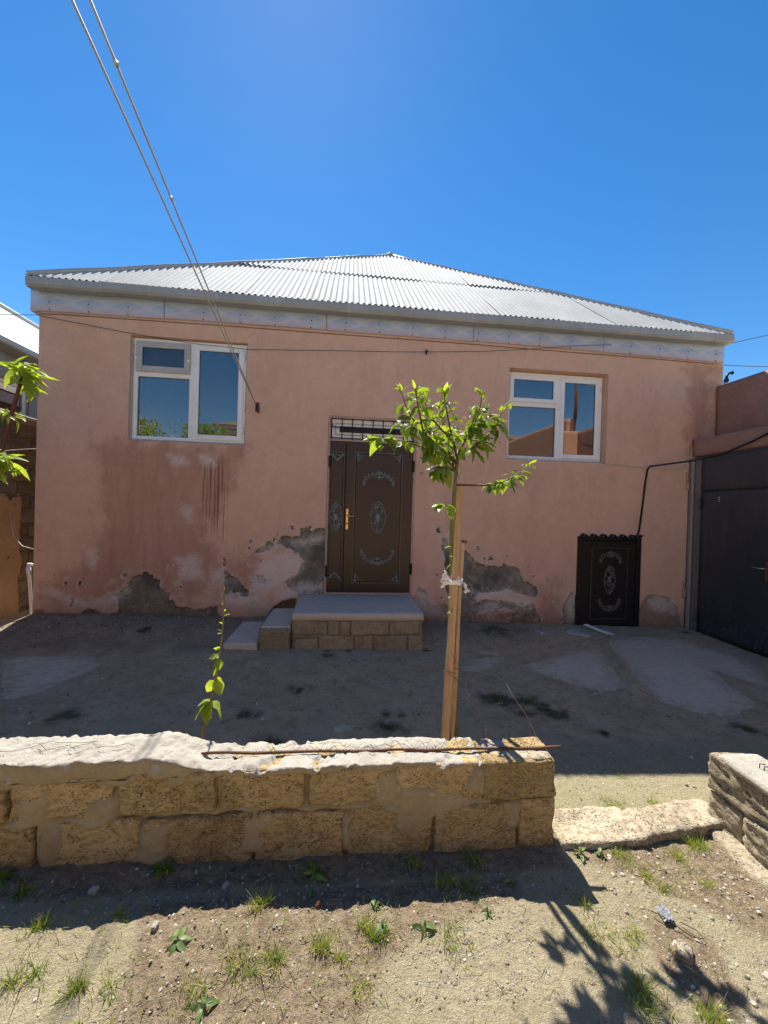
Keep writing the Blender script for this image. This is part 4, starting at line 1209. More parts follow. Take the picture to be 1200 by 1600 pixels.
# ---------------------------------------------------------------- low wall running towards the camera on the right
rw = empty("side_garden_wall", (1.98, -4.2, -.05), "low layered limestone wall with cement top at the right edge", "wall")
for j, (z0, z1) in enumerate(((-.14, .132), (.135, .312))):
    y = -3.425 - (.0 if j else .18)
    if j == 0:
        stone_part(1.885, 2.08, -3.60, -3.43, z0, z1, "stone_pale", rw, res=.014, r=.008, amp=.022, sc=9, seed=170, aniso=(.8, .8, 2.8), pit=.012)
        y = -3.61
    for i in range(5 if j == 0 else 6):
        L = .385
        stone_part(1.88+rng.uniform(-.006, .006), 2.08, y-L+.002, y-.001, z0, z1+rng.uniform(-.006, .004), "stone_pale", rw, res=.013 if i < 2 else .03, r=.008, amp=.022, sc=9, seed=180+i*5+j*40, aniso=(.8, .8, 2.8), pit=.012)
        y -= L
G().box(1.905, 2.07, -5.4, -3.45, -.14, .30).out("mortar_core", MAT["mortar"], rw)
V, F = rough_block(1.87, 2.10, -5.4, -3.43, .298, .335, .018, r=.012, amp=.012, sc=9, seed=201)
V[:, 2] -= .03*sstep(-3.5, -3.43, V[:, 1]); V[:, 0] += .02*sstep(-3.6, -3.45, V[:, 1])*(V[:, 0] < 1.95)
obj("cement_cap", V, F, MAT["mortar_white"], rw, True)
V, F = rough_block(1.795, 1.90, -5.4, -3.45, -.16, -.015, .02, r=.02, amp=.016, sc=8, seed=203)
V[:, 0] += .03*fbm(np.stack([V[:, 1], V[:, 1]*0, V[:, 1]*0], -1), 4, 2, 3)
obj("footing", V, F, MAT["stone_pale"], rw, True)
for a in (-3.585, -3.605):
    q = G().tube([(1.985, a, .325), (1.985, a, .352), (2.01, a-.004, .350)], .0025, 5); q.out("wire_stub", MAT["wire"], rw, True)
# ---------------------------------------------------------------- steel gate and the yard wall
gate = empty("metal_gate", (5.06, -1.5, -.12), "dark blue-grey sheet steel yard gate beside the pink house", "gate")
XG = 5.05
def sheet_g(name, y0, y1, z0, z1, x, th, parent, bow=.006, seed=0):
    ny, nz = max(3, int((y1-y0)/.06)), max(3, int((z1-z0)/.06))
    Y, Z = np.meshgrid(np.linspace(y0, y1, ny), np.linspace(z0, z1, nz))
    X = x + bow*fbm(np.stack([Y, Z, Y*0], -1), 1.6, 3, 300+seed)
    V = np.stack([X.ravel(), Y.ravel(), Z.ravel()], 1)
    n = len(V)
    V2 = V.copy(); V2[:, 0] = x + th
    F = grid_faces(ny, nz, flip=True) + [tuple(v+n for v in f) for f in grid_faces(ny, nz)]
    bd = [i for i in range(ny)] + [j*ny+ny-1 for j in range(1, nz)] + [(nz-1)*ny+i for i in range(ny-2, -1, -1)] + [j*ny for j in range(nz-2, 0, -1)]
    for a, b in zip(bd, bd[1:]+bd[:1]): F.append((a, b, b+n, a+n))
    return obj(name, np.vstack([V, V2]), F, MAT["gate"], parent, True)
sheet_g("gate_post", -.085, -.012, -.16, 2.395, XG-.012, .05, gate, 0)
sheet_g("gate_sheet", -.198, -.089, -.11, 2.385, XG, .03, gate, .002, 1)
sheet_g("gate_sheet", -1.30, -.202, 1.905, 2.388, XG, .03, gate, .006, 2)
wick = sheet_g("wicket_door", -1.298, -.206, -.105, 1.898, XG+.004, .03, gate, .010, 3)
sheet_g("gate_sheet", -3.05, -1.306, -.11, 2.385, XG, .03, gate, .008, 4)
G().box(XG+.034, XG+.05, -3.04, -.03, -.16, 2.38).out("added_backing", MAT["black"], gate)  # added dark sheet, blocks sky light showing through the gate seams
for z_ in (2.05, .45):
    q = G().tube([(XG-.03, -.016, z_-.13), (XG-.03, -.016, z_-.005)], .020, 8); q.tube([(XG-.03, -.016, z_+.005), (XG-.03, -.016, z_+.13)], .018, 8)
    q.box(XG-.04, XG-.012, -.055, -.016, z_+.02, z_+.11, .003)
    q.out("hinge", MAT["frame_paint"], gate, True)
for z_ in (1.72, .12):
    G().tube([(XG-.010, -.203, z_-.08), (XG-.010, -.203, z_+.08)], .013, 8).out("hinge", MAT["gate"], wick, True)
q = G().box(XG-.014, XG+.002, -1.155, -1.085, .78, 1.02, .004); q.out("latch_plate", MAT["rust"], wick)
q = G().tube([(XG-.01, -1.10, .93), (XG-.06, -1.10, .93), (XG-.065, -1.05, .925), (XG-.06, -.97, .94)], [.010, .010, .009, .007], 8); q.out("lever", MAT["steel"], wick, True)
q = G()
for z_, dz_ in ((1.775, 0), (1.80, 0), (1.75, 0)):
    q.blob((XG-.003, -.475, z_), .003, .008, .008, 6, 4)
q.out("paint_chip", MAT["pvc"], wick, True)

yw = empty("yard_wall", (5.5, -4, -.1), "pink plastered yard wall rising above the metal gate", "wall")
def wall_part(name, x0, x1, y0, y1, z0, z1, seed, mat="pink_wall", res=.07, amp=.012):
    V, F = rough_block(x0, x1, y0, y1, z0, z1, res, r=.015, amp=amp, sc=2.5, seed=seed)
    return obj(name, V, F, MAT[mat], yw, True)
wall_part("lintel", 5.075, 5.44, -3.15, -.02, 2.402, 2.665, 310, res=.05, amp=.02)
wall_part("upper_wall", 5.425, 5.62, -3.15, -.02, 2.63, 3.475, 311)
wall_part("pier", 5.09, 5.62, -3.62, -3.14, -.25, 3.50, 312, "salmon")
wall_part("far_wall", 5.43, 5.62, -9.5, -3.60, -.25, 3.9, 313, "salmon")
V, F = rough_block(5.060, 5.10, -3.1, -.10, 2.388, 2.412, .03, r=.006, amp=.010, sc=12, seed=318)
obj("rusty_edge", V, F, MAT["rust"], yw, True)

# ---------------------------------------------------------------- left boundary wall
lw = empty("boundary_wall", (-4.5, -.5, -.1), "old limestone block wall with orange plaster left of the house", "wall")
XB = -4.40
G().box(-4.60, XB-.018, -6, 3.0, -.25, 2.60).out("mortar_core", MAT["mortar"], lw)
bm_ = []
for k in range(4):
    V, F = rough_block(-.1, .1, -.19, .19, -.09, .09, .03, r=.012, amp=.012, sc=9, seed=400+k)
    bm_.append(mesh("stone_block", V, F, MAT["stone_old"], True))
for j in range(14):
    z = -.1 + j*.195
    off = .2*(j % 2)
    for i in range(9):
        y = -.72+off+i*.395
        if z < 1.45 and y < .45: continue
        o = link("stone_block", bm_[(i*3+j) % 4], lw)
        o.matrix_parent_inverse = Matrix.Translation(-lw.location)
        o.location = (XB-.095+rng.uniform(-.012, .012), y, z)
        o.rotation_euler = (rng.uniform(-.02, .02), 0, rng.uniform(-.02, .02))
py = np.arange(-6, .72, .03); pz = np.arange(-.25, 1.75, .03)
PY, PZ = np.meshgrid(py, pz)
P3 = np.stack([PY*0, PY, PZ], -1)
e = np.minimum(.53+.10*fbm(P3, 3, 3, 420)-PY, 1.56+.10*fbm(P3, 2.5, 4, 421)-PZ) + .03*fbm(P3, 9, 3, 422)
PX = XB+.016+.006*fbm(P3, 3, 3, 423)-.03*sstep(.03, -.01, e)
keep = (e[:-1, :-1] > -.02) & (e[1:, 1:] > -.02)
obj("plaster", np.stack([PX.ravel(), PY.ravel(), PZ.ravel()], 1), grid_faces(len(py), len(pz), keep), MAT["orange_plaster"], lw, True)
V, F = rough_block(-4.62, -4.36, -1.2, 3.0, 2.60, 2.64, .05, r=.012, amp=.02, sc=6, seed=430)
obj("mortar_cap", V, F, MAT["mortar_white"], lw, True)
q = G().tube([(-3.80, .12, .66), (-3.975, .12, .665), (-3.99, .12, .655), (-3.985, .12, .62), (-3.935, .12, .05), (-3.93, .12, -.12)], .019, 10)
q.tube([(-3.987, .12, .63), (-3.98, .12, .55)], .025, 10); q.tube([(-3.95, .12, .665), (-3.995, .12, .665)], .025, 10)
tag(q.out("drain_pipe", MAT["pvc"], None, True), "white plastic drain pipe bending down at the house's left corner", "pipe")
q = G().tube([(-4.37, -.1, 2.02), (-4.2, .05, 2.10), (-4.0, .12, 2.14), (-3.85, .13, 2.15)], .006, 5)
q.tube([(-4.36, .30, 1.33), (-4.25, .22, 1.02), (-4.08, .14, .90), (-3.85, .13, .84)], .006, 5)
tag(q.out("loose_cable", MAT["white_cable"], None, True), "thin pale cable looping between the house corner and old stone wall", "cable")

# ---------------------------------------------------------------- neighbour's house at the left
nh = empty("neighbour_house", (-8.5, 4, 0), "grey rendered neighbouring house with metal roof at the left edge", "house")
XN = -6.0
for a, b, c, d in ((-4, 1.2, -.2, 4.15), (2.74, 14, -.2, 4.15), (1.2, 2.74, -.2, 3.02), (1.2, 2.74, 3.62, 4.15)):
    G().box(XN-.3, XN, a, b, c, d).out("wall", MAT["grey_render"], nh)
q = G(); V_ = []
bf = G()
bf.box(XN-.12, XN-.06, 1.2, 1.26, 3.02, 3.62, .004); bf.box(XN-.12, XN-.06, 2.68, 2.74, 3.02, 3.62, .004)
bf.box(XN-.12, XN-.061, 1.26, 2.68, 3.02, 3.08, .004); bf.box(XN-.12, XN-.061, 1.26, 2.68, 3.56, 3.62, .004); bf.box(XN-.12, XN-.062, 1.95, 2.0, 3.08, 3.56, .004)
nwn = bf.out("window", MAT["pvc"], nh)
G().box(XN-.10, XN-.09, 1.26, 2.68, 3.08, 3.56).out("pane", MAT["glass"], nwn)
G().box(XN-.5, XN-.45, 1.0, 2.9, 2.9, 3.8).out("room_back", MAT["black"], nwn)
ny = np.arange(-4, 13, .03)
V, F = [], []
for i, y in enumerate(ny):
    h = .012*math.cos(y/.09*2*math.pi)
    V += [(-5.72, y, 4.20+h), (-8.0, y, 5.90+h)]
for i in range(len(ny)-1): F.append((2*i, 2*i+2, 2*i+3, 2*i+1))
n = len(V); V += [(-8.0, -4, 5.9), (-8.0, 13, 5.9), (-10.4, 13, 4.2), (-10.4, -4, 4.2)]; F.append((n, n+1, n+2, n+3))
obj("roof", V, F, MAT["roof"], nh, True)
G().box(-5.80, -5.66, -4, 13, 4.08, 4.19, .02).out("gutter", MAT["zinc_dark"], nh)
G().box(-6.0, -5.80, -4, 13, 4.08, 4.12).out("soffit", MAT["grey_render"], nh)
G().box(-10.3, -6.3, 12.7, 13, -.2, 4.15).out("end_wall", MAT["grey_render"], nh)
G().tube([(-8, -4, 5.93), (-8, 13, 5.93)], .06, 8).out("ridge_cap", MAT["zinc"], nh, True)

# ---------------------------------------------------------------- across the yard, mirrored in the windows
bh = empty("facing_house", (1.6, -16, 0), "salmon house with cream cornice across the yard, mirrored in the windows", "house")
G().box(-5.5, 8.8, -22, -13, -.2, 4.75).out("wall", MAT["salmon"], bh)
G().box(-5.75, 9.05, -22.2, -12.78, 4.75, 4.92).out("cornice", MAT["cream"], bh)
G().box(-5.95, 9.25, -22.4, -12.6, 4.96, 5.10).out("cornice", MAT["cream"], bh)
G().add([(-6, -12.5, 5.10), (9.3, -12.5, 5.10), (9.3, -22.5, 5.10), (-6, -22.5, 5.10), (-1, -17.5, 7.2), (4.3, -17.5, 7.2)], [(0, 4, 5, 1), (1, 5, 2), (2, 5, 4, 3), (3, 4, 0)]).out("roof", MAT["tile_roof"], bh)
for a in (-3.5, 1.0, 5.2):
    w_ = G().box(a, a+1.5, -13.02, -12.95, 1.2, 2.8).out("window", MAT["pvc"], bh)
    G().box(a+.1, a+1.4, -12.95, -12.93, 1.3, 2.7).out("pane", MAT["glass"], w_)
def leaf_mesh(name, L, W, mat, fold=.25, curl=.35, n=6, twist=.0, wave=.0, seed=0):
    r_ = random.Random(seed+int(L*1e4))
    V, F = [], []
    bx = r_.uniform(-.12, .12)
    for i in range(n+1):
        t = i/n
        w = W * .5 * (math.sin(math.pi*min(1, t*.90+.05))**.75) * (1.30-.62*t)
        if t > .8: w *= (1-t)/.2*.75+.25
        if i == n: w = .0004
        if i == 0: w = W*.04
        y = L*t; z = -curl*L*t**1.8; x = bx*L*t*t
        a_ = twist*t
        for sgn in (-1, 0, 1):
            hz = fold*w*abs(sgn) + wave*W*math.sin(t*9+sgn*1.3)*abs(sgn)*(.3 if i in (0, n) else 1)
            V.append((x+sgn*w*math.cos(a_)-hz*math.sin(a_)*sgn*.3, y, z+hz+sgn*w*math.sin(a_)))
    for i in range(n):
        a = 3*i
        F += [(a, a+1, a+4, a+3), (a+1, a+2, a+5, a+4)]
    return mesh(name, V, F, mat, True)
def cloud_tree(name, label, x, y, h, rx, seed):
    r_ = random.Random(seed)
    t = empty(name, (x, y, -.05), label, "tree", "trees across the yard")
    q = G(); q.tube([(x, y, -.1), (x+.05, y, h*.3), (x-.05, y+.05, h*.6)], [.08, .06, .03], 7)
    for k in range(7):
        a = r_.uniform(0, 6.28)
        q.tube([(x, y, h*.35), (x+math.cos(a)*rx*.5, y+math.sin(a)*rx*.5, h*.6), (x+math.cos(a)*rx*.8, y+math.sin(a)*rx*.8, h*.8)], [.03, .02, .008], 5)
    q.out("trunk", MAT["bark"], t, True)
    q = G()
    for k in range(2600):
        cl_ = k % 14
        rr = random.Random(seed*50+cl_)
        a, b = rr.uniform(0, 6.28), rr.uniform(.2, 1)
        c = Vector((x+math.cos(a)*rx*b*.75, y+math.sin(a)*rx*b*.75, h*(.5+.38*rr.random())))
        p = c + Vector((r_.gauss(0, .22), r_.gauss(0, .22), r_.gauss(0, .20)))
        d = Vector((r_.gauss(0, 1), r_.gauss(0, 1), r_.gauss(-.4, .7))).normalized()
        w = d.cross(Vector((r_.gauss(0, 1), r_.gauss(0, 1), 1))).normalized()*.035
        q.add([p, p+d*.06+w, p+d*.13, p+d*.06-w], [(0, 1, 2, 3)])
    q.out("crown", MAT["leaf_light"], t)
cloud_tree("fruit_tree", "leafy fruit tree across the yard mirrored at left of the window", -6.5, -7.6, 4.40, .9, 1)
cloud_tree("fruit_tree", "leafy fruit tree across the yard mirrored beside the salmon house", -4.9, -8.2, 4.5, .8, 2)
cloud_tree("fruit_tree", "low leafy fruit tree across the yard mirrored under the casement", -4.0, -7.4, 4.05, .5, 3)
q = G().tube([(5.5, -3.4, 3.4), (5.51, -3.4, 4.0), (5.5, -3.4, 5.4)], [.03, .03, .02], 7); q.tube([(5.5, -3.36, 3.8), (5.53, -3.36, 4.5)], .03, 6)
tag(q.out("aerial_pole", MAT["rust"], None, True), "thin pole on the yard wall carrying a cable, mirrored in window", "pole")

# ---------------------------------------------------------------- cables
def sagged(a, b, sag, n=24):
    a, b = Vector(a), Vector(b)
    return [a.lerp(b, t/n) + Vector((0, 0, -4*sag*(t/n)*(1-t/n))) for t in range(n+1)]
hook = (-1.185, -.07, 2.81)
def ext(p, q_, k):
    p, q_ = Vector(p), Vector(q_)
    return p + (q_-p)*k
for pt, lab, col_, rr in (((-1.095, -3.6, 3.445), "steel stay cable fixed to the wall hook, left one of two", "wire_light", .0052),
                          ((-1.028, -3.6, 3.45), "steel stay cable with small clamps, right one of two", "wire_light", .0052)):
    e_ = ext(hook, pt, 2.6)
    q = G().tube(sagged(hook, e_, .03), rr, 6)
    if "clamps" in lab:
        for t in (.09, .30, .365):
            c = Vector(hook).lerp(e_, t) - Vector((0, 0, .12*t*(1-t)))
            q.blob(c, .011, .018, .012, 6, 4)
    tag(q.out("stay_cable", MAT[col_], None, True), lab, "cable", "stay cables")
q = G().tube([(-1.18, .01, 2.83), (-1.18, -.05, 2.83), (-1.185, -.075, 2.81), (-1.18, -.06, 2.785)], .007, 6)
q.tube([(-1.165, -.02, 2.80), (-1.165, -.02, 2.72)], .016, 8); q.box(-1.205, -1.155, -.006, .004, 2.74, 2.86, .002)
tag(q.out("wall_hook", MAT["rust"], None, True), "rusty iron hook on the pink wall holding both cables", "hook")
q = G().tube([(-8.6, 1.2, 4.05), (-3.86, -.02, 3.78), (-2.76, -.03, 3.635), (-2.0, -.03, 3.56), (-1.3, -.04, 3.53), (0, -.05, 3.60), (.6, -.05, 3.63), (1.04, -.05, 3.66), (1.8, -.05, 3.72), (2.5, -.06, 3.80), (3.2, -.06, 3.90), (3.7, -.07, 3.945)], .0036, 5)
tag(q.out("clothes_line", MAT["wire"], None, True), "thin wire sagging across the pink facade above the windows", "wire")
q = G().tube([(-3.83, -.012, 3.80)]+[(-3.6+9.0*t/20, -.012+.004*math.sin(t), zb(-3.6+9.0*t/20)-.028-.012*math.sin(t/20*math.pi)) for t in range(21)], .0035, 5)
tag(q.out("fascia_wire", MAT["wire"], None, True), "thin dark wire along the bottom edge of the blue fascia", "wire")
q = G().box(1.028, 1.052, -.062, -.040, 3.625, 3.69, .004).box(1.034, 1.072, -.058, -.044, 3.66, 3.672, .003)
tag(q.out("clothes_peg", MAT["black"], None), "small dark clothes peg hanging on the facade wire", "peg")
q = G().tube([(4.225, -.02, 1.22), (4.262, -.018, 1.27), (4.285, -.016, 1.40), (4.32, -.016, 1.75), (4.35, -.016, 2.05), (4.372, -.018, 2.20), (4.40, -.03, 2.245), (4.55, -.10, 2.27), (4.80, -.28, 2.31), (5.0, -.52, 2.37), (5.05, -.90, 2.50), (5.05, -1.5, 2.73), (5.05, -2.4, 3.05)], .0125, 8)
tag(q.out("power_cable", MAT["cable"], None, True), "thick black cable from the yard wall down to the hatch", "cable")
q = G().tube([(3.70, -.008, 2.262), (3.9, -.010, 2.25), (4.36, -.010, 2.225), (4.85, -.010, 2.215), (4.93, -.012, 2.23), (5.0, -.012, 2.33), (5.04, -.02, 2.40), (5.06, -.03, 2.52), (5.10, -.03, 2.61), (5.16, -.03, 2.655), (5.32, -.03, 2.672), (5.41, -.04, 2.68)], .0048, 6)
tag(q.out("white_cable", MAT["white_cable"], None, True), "thin white cable from the deep window's sill to the gate corner", "cable")
for a, b, lab, rr in (((5.2, 1.4, 4.35), (9.5, .9, 5.45), "thin overhead wire leaving the roof's right hip", .006), ((5.57, .4, 3.98), (11.5, 2.6, 5.2), "overhead wire just right of the fascia's end", .006),
                      ((5.6, .2, 3.60), (11.5, 2.2, 4.75), "lower overhead wire above the yard wall", .006)):
    tag(G().tube(sagged(a, b, .06, 14), rr, 5).out("overhead_wire", MAT["wire"], None, True), lab, "wire", "overhead wires right of the house")
q = G().tube([(5.57, -.01, 3.55), (5.60, .0, 3.60), (5.63, .0, 3.68), (5.68, .0, 3.70)], .018, 7); q.blob((5.61, 0, 3.58), .035, .03, .04, 8, 5); q.blob((5.70, 0, 3.70), .028, .02, .03, 7, 5, .5)
tag(q.out("insulator_bracket", MAT["black"], None, True), "small black insulator bracket at the house's right corner", "bracket")

# ---------------------------------------------------------------- young tree with stake
LEAF = [leaf_mesh("leaf", L_, W_, MAT["leaf"], f_, c_, 6, t_, w_, i_) for i_, (L_, W_, f_, c_, t_, w_) in enumerate((
        (.092, .050, .22, .30, .5, .05), (.104, .064, .10, .55, -.6, .08), (.078, .044, .40, .10, .3, .04), (.098, .046, .55, .70, .8, .06), (.086, .056, -.15, .40, -.3, .10), (.070, .036, .30, .85, -.9, .05), (.110, .060, .35, .20, .2, .09)))]
LEAFY = [leaf_mesh("leaf", .060, .020, MAT["leaf_light"], .5, .25, 5, .4, .05, 1), leaf_mesh("leaf", .070, .026, MAT["leaf_light"], .25, .5, 5, -.5, .08, 2), leaf_mesh("leaf", .048, .022, MAT["leaf_light"], .6, .1, 5, .2, .05, 3)]
LEAFB = [leaf_mesh("leaf", .115, .075, MAT["leaf_light"], .2, .6, 6, .4, .10, 4), leaf_mesh("leaf", .095, .064, MAT["leaf_light"], .3, .4, 6, -.4, .08, 5)]
LEAFL = [leaf_mesh("leaf", .125, .046, MAT["leaf_light"], .25, .65, 6, .3, .06, 6), leaf_mesh("leaf", .10, .040, MAT["leaf_light"], .45, .35, 6, -.5, .08, 7), leaf_mesh("leaf", .085, .030, MAT["leaf_light"], .2, .15, 6, .6, .05, 8)]
def put_leaf(me, parent, p, d, sc, r_):
    d = Vector(d).normalized()
    up_ = Vector((r_.gauss(0, .45), r_.gauss(0, .45), 1)).normalized()
    x_ = d.cross(up_)
    if x_.length < .05: x_ = Vector((1, 0, 0))
    x_.normalize(); z_ = x_.cross(d)
    o = bpy.data.objects.new("leaf", me); COL.objects.link(o)
    o.parent = parent
    m_ = Matrix((x_, d, z_)).transposed().to_4x4()
    m_ = Matrix.Translation(p) @ m_ @ Matrix.Scale(sc, 4)
    o.matrix_local = m_
    return o
def polyline(pts, t):
    t = max(0, min(.9999, t))*(len(pts)-1); i = int(t)
    return Vector(pts[i]).lerp(Vector(pts[i+1]), t-i)
tr_ = random.Random(77)
tree = empty("young_fruit_tree", (.69, -3.03, -.03), "young fruit sapling with bright leaves tied to a wooden stake", "tree")
TR = [(.69, -3.03, -.05), (.685, -3.03, .15), (.675, -3.02, .5), (.645, -3.03, .9), (.618, -3.04, 1.2), (.612, -3.05, 1.45), (.622, -3.05, 1.62), (.630, -3.05, 1.76), (.640, -3.04, 1.86)]
q = G().tube(TR, [.016, .015, .0135, .012, .0115, .011, .0105, .010, .007], 8)
tag(q.out("trunk", MAT["bark_green"], tree, True), "thin greenish trunk")
BR = [[(.630, -3.05, 1.74), (.55, -3.08, 1.80), (.44, -3.12, 1.84), (.32, -3.15, 1.87), (.20, -3.16, 1.88), (.13, -3.17, 1.87)],
      [(.632, -3.05, 1.78), (.56, -3.02, 1.88), (.47, -3.0, 1.96), (.38, -2.98, 2.03), (.33, -2.98, 2.12), (.30, -2.98, 2.21)],
      [(.636, -3.05, 1.80), (.60, -3.06, 1.90), (.57, -3.08, 2.0), (.54, -3.10, 2.10), (.53, -3.10, 2.17)],
      [(.640, -3.04, 1.84), (.69, -3.03, 1.93), (.74, -3.02, 2.02), (.775, -3.0, 2.11), (.79, -3.0, 2.23)],
      [(.64, -3.04, 1.80), (.70, -3.10, 1.86), (.77, -3.14, 1.92), (.83, -3.15, 2.0), (.86, -3.14, 2.09)],
      [(.634, -3.05, 1.77), (.50, -3.14, 1.86), (.38, -3.19, 1.93), (.27, -3.20, 1.96)],
      [(.638, -3.05, 1.78), (.66, -2.93, 1.88), (.64, -2.87, 1.97), (.66, -2.84, 2.05)],
      [(.628, -3.05, 1.73), (.57, -3.12, 1.74), (.50, -3.17, 1.73), (.46, -3.19, 1.70)],
      [(.615, -3.05, 1.655), (.68, -3.06, 1.655), (.80, -3.08, 1.655), (.88, -3.09, 1.67), (.97, -3.09, 1.72), (1.06, -3.09, 1.795)],
      [(.612, -3.05, 1.50), (.58, -3.08, 1.53), (.545, -3.10, 1.54)],
      [(.44, -3.12, 1.84), (.40, -3.14, 1.98), (.37, -3.15, 2.10), (.36, -3.15, 2.16)],
      [(.60, -3.06, 1.90), (.50, -3.10, 1.98), (.43, -3.12, 2.05), (.42, -3.12, 2.13)]]
q = G()
for b in BR:
    q.tube([polyline(b, t/8) for t in range(9)], [.0065-.0046*t/8 for t in range(9)], 6)
crown = q.out("crown", MAT["bark_red"], tree, True)
NL = [36, 28, 23, 30, 33, 32, 17, 17, 30, 12, 19, 12]
for bi, b in enumerate(BR):
    for k in range(NL[bi]):
        t = tr_.uniform(.18, 1.0) if bi != 8 else tr_.uniform(.45, 1)
        if bi == 9: t = tr_.uniform(.6, 1)
        p = polyline(b, t)
        tip = t > .86
        tan_ = (polyline(b, min(1, t+.1)) - polyline(b, t-.1)).normalized()
        a = tr_.uniform(0, 6.28)
        side = Vector((math.cos(a), math.sin(a)*.8, 0))
        if tip and bi in (1, 2, 3, 4, 10, 11, 0, 8):
            d = tan_*.7 + side*.6 + Vector((0, 0, .35)); me_ = tr_.choice(LEAFY); sc_ = tr_.uniform(.7, 1.05)
        else:
            d = side*.8 + Vector((0, 0, tr_.uniform(-1.0, .15))) + tan_*.2; me_ = tr_.choice(LEAF); sc_ = tr_.uniform(.45, 1.05)*(.85 if bi in (8, 9) else 1)
            p = p + side*.012
        put_leaf(me_, crown, p, d, sc_, tr_)
q = G()
for k in range(240):                              # the small inner leaves
    b = BR[tr_.choice((0, 0, 1, 2, 3, 3, 4, 4, 5, 5, 6, 7, 8, 10, 11))]
    t = tr_.uniform(.3, 1) if b is not BR[8] else tr_.uniform(.62, 1)
    c = polyline(b, t)+Vector((tr_.gauss(0, .028), tr_.gauss(0, .028), tr_.gauss(-.005, .026)))
    d = Vector((tr_.gauss(0, 1), tr_.gauss(0, 1), tr_.gauss(-.5, .6))).normalized()
    w_ = d.cross(Vector((tr_.gauss(0, .6), tr_.gauss(0, .6), 1))).normalized(); n_ = w_.cross(d)
    L = tr_.uniform(.028, .060); ww = L*tr_.uniform(.18, .27)
    q.add([c, c+d*L*.4+w_*ww+n_*ww*.3, c+d*L*.45-n_*L*.03, c+d*L*.4-w_*ww+n_*ww*.3, c+d*L*.95-n_*L*.18], [(0, 1, 2), (0, 2, 3), (1, 4, 2), (2, 4, 3)])
tag(q.out("inner_foliage", MAT["leaf"], tree), None, None, None, "stuff")
for p, d in (((.612, -3.06, 1.30), (-1, -.3, .1)), ((.615, -3.06, 1.20), (-.9, -.2, -.3)), ((.635, -3.05, 1.02), (-1, -.2, -.2)), ((.645, -3.05, .96), (-.8, -.5, -.5)), ((.655, -3.04, .80), (-1, 0, .1)), ((.655, -3.04, .77), (-.9, -.4, -.3)), ((.69, -3.04, .17), (.6, -.3, .5)), ((.69, -3.04, .16), (.9, -.3, .3)), ((.69, -3.04, .17), (-.4, -.4, .6)), ((.62, -3.06, 1.24), (-.6, -.6, .4)), ((.635, -3.06, .93), (-1, -.6, .2))):
    put_leaf(tr_.choice(LEAFY), crown, p, d, tr_.uniform(.6, .95), tr_)

def board(g_, a, b, w, th, tw=.0):
    a, b = Vector(a), Vector(b)
    t = (b-a).normalized(); x_ = Vector((math.cos(tw), math.sin(tw), 0)); x_ = (x_-t*x_.dot(t)).normalized(); y_ = t.cross(x_)
    V = []; n = 8
    for i in range(n+1):
        c = a.lerp(b, i/n) + x_*.0015*math.sin(i*1.9) + y_*.002*math.sin(i*1.1+1)
        ww = w*(1+.03*math.sin(i*2.7)); tt = th
        V += [c-x_*ww/2-y_*tt/2, c+x_*ww/2-y_*tt/2, c+x_*ww/2+y_*tt/2, c-x_*ww/2+y_*tt/2]
    F = []
    for i in range(n):
        k = 4*i
        F += [(k, k+1, k+5, k+4), (k+1, k+2, k+6, k+5), (k+2, k+3, k+7, k+6), (k+3, k, k+4, k+7)]
    F += [(3, 2, 1, 0), (4*n, 4*n+1, 4*n+2, 4*n+3)]
    g_.add(V, F)
stake = empty("wooden_stake", (.6, -3.12, -.03), "long raw timber stake leaning beside the sapling", "stake")
q = G(); board(q, (.578, -3.13, -.15), (.663, -3.005, 1.665), .040, .022, .25); q.out("long_batten", MAT["wood"], stake)
q = G(); board(q, (.627, -3.105, -.15), (.694, -2.995, 1.315), .020, .020, .2); q.out("short_batten", MAT["wood"], stake)
for z_ in (.60,):
    q = G(); c = Vector((.625, -3.085, z_))
    q.tube([c+Vector((.045*math.cos(a), .030*math.sin(a), .006*math.sin(2*a))) for a in [i*2*math.pi/14 for i in range(15)]], .002, 5)
    q.tube([c+Vector((-.03, -.03, 0)), c+Vector((.02, -.035, -.03)), c+Vector((.09, -.03, -.09)), c+Vector((.13, -.03, -.12))], .0016, 5)
    q.out("binding_wire", MAT["rust"], stake, True)
# white rag
r_ = random.Random(3)
q = G()
cz_ = 1.10
c = Vector((.642, -3.045, cz_))
ring = []
for i in range(25):
    a = i*2*math.pi/24
    rr = 1+.12*math.sin(3*a)
    ring.append([(c.x+.050*rr*math.cos(a), c.y+.036*rr*math.sin(a), cz_+dz+.004*math.sin(a*5+dz*200)) for dz in (-.014, -.004, .006, .014)])
V = [p for r0 in ring for p in r0]; F = []
for i in range(24):
    for j in range(3):
        a = 4*i+j; F.append((a, a+4, a+5, a+1))
q.add(V, F)
def ragflap(p0, dx, dz, wx, n=7):
    V, F = [], []
    for i in range(n):
        t = i/(n-1)
        for j in range(5):
            s_ = (j-2)/2
            V.append((p0[0]+dx*t+s_*wx*(.35+.9*t)*.4*abs(dz)/.06+.006*math.sin(i*2.1+j), p0[1]-.01+.012*math.sin(i*1.7+j*2.3)*t, p0[2]+dz*t+s_*wx*(.4+.6*t)*(.8 if abs(dx) > .03 else .15)+.004*math.sin(j*3+i)))
    for i in range(n-1):
        for j in range(4):
            a = 5*i+j; F.append((a, a+1, a+6, a+5))
    q.add(V, F)
ragflap((.60, -3.075, 1.10), -.040, .045, .035); ragflap((.60, -3.075, 1.10), -.050, -.012, .030); ragflap((.685, -3.07, 1.10), .022, -.055, .030)
o = q.out("cloth_tie", MAT["cloth"], None, True)
m_ = o.modifiers.new("thick", 'SOLIDIFY'); m_.thickness = .002
tag(o, "knotted white rag tying the sapling to its stake", "cloth")

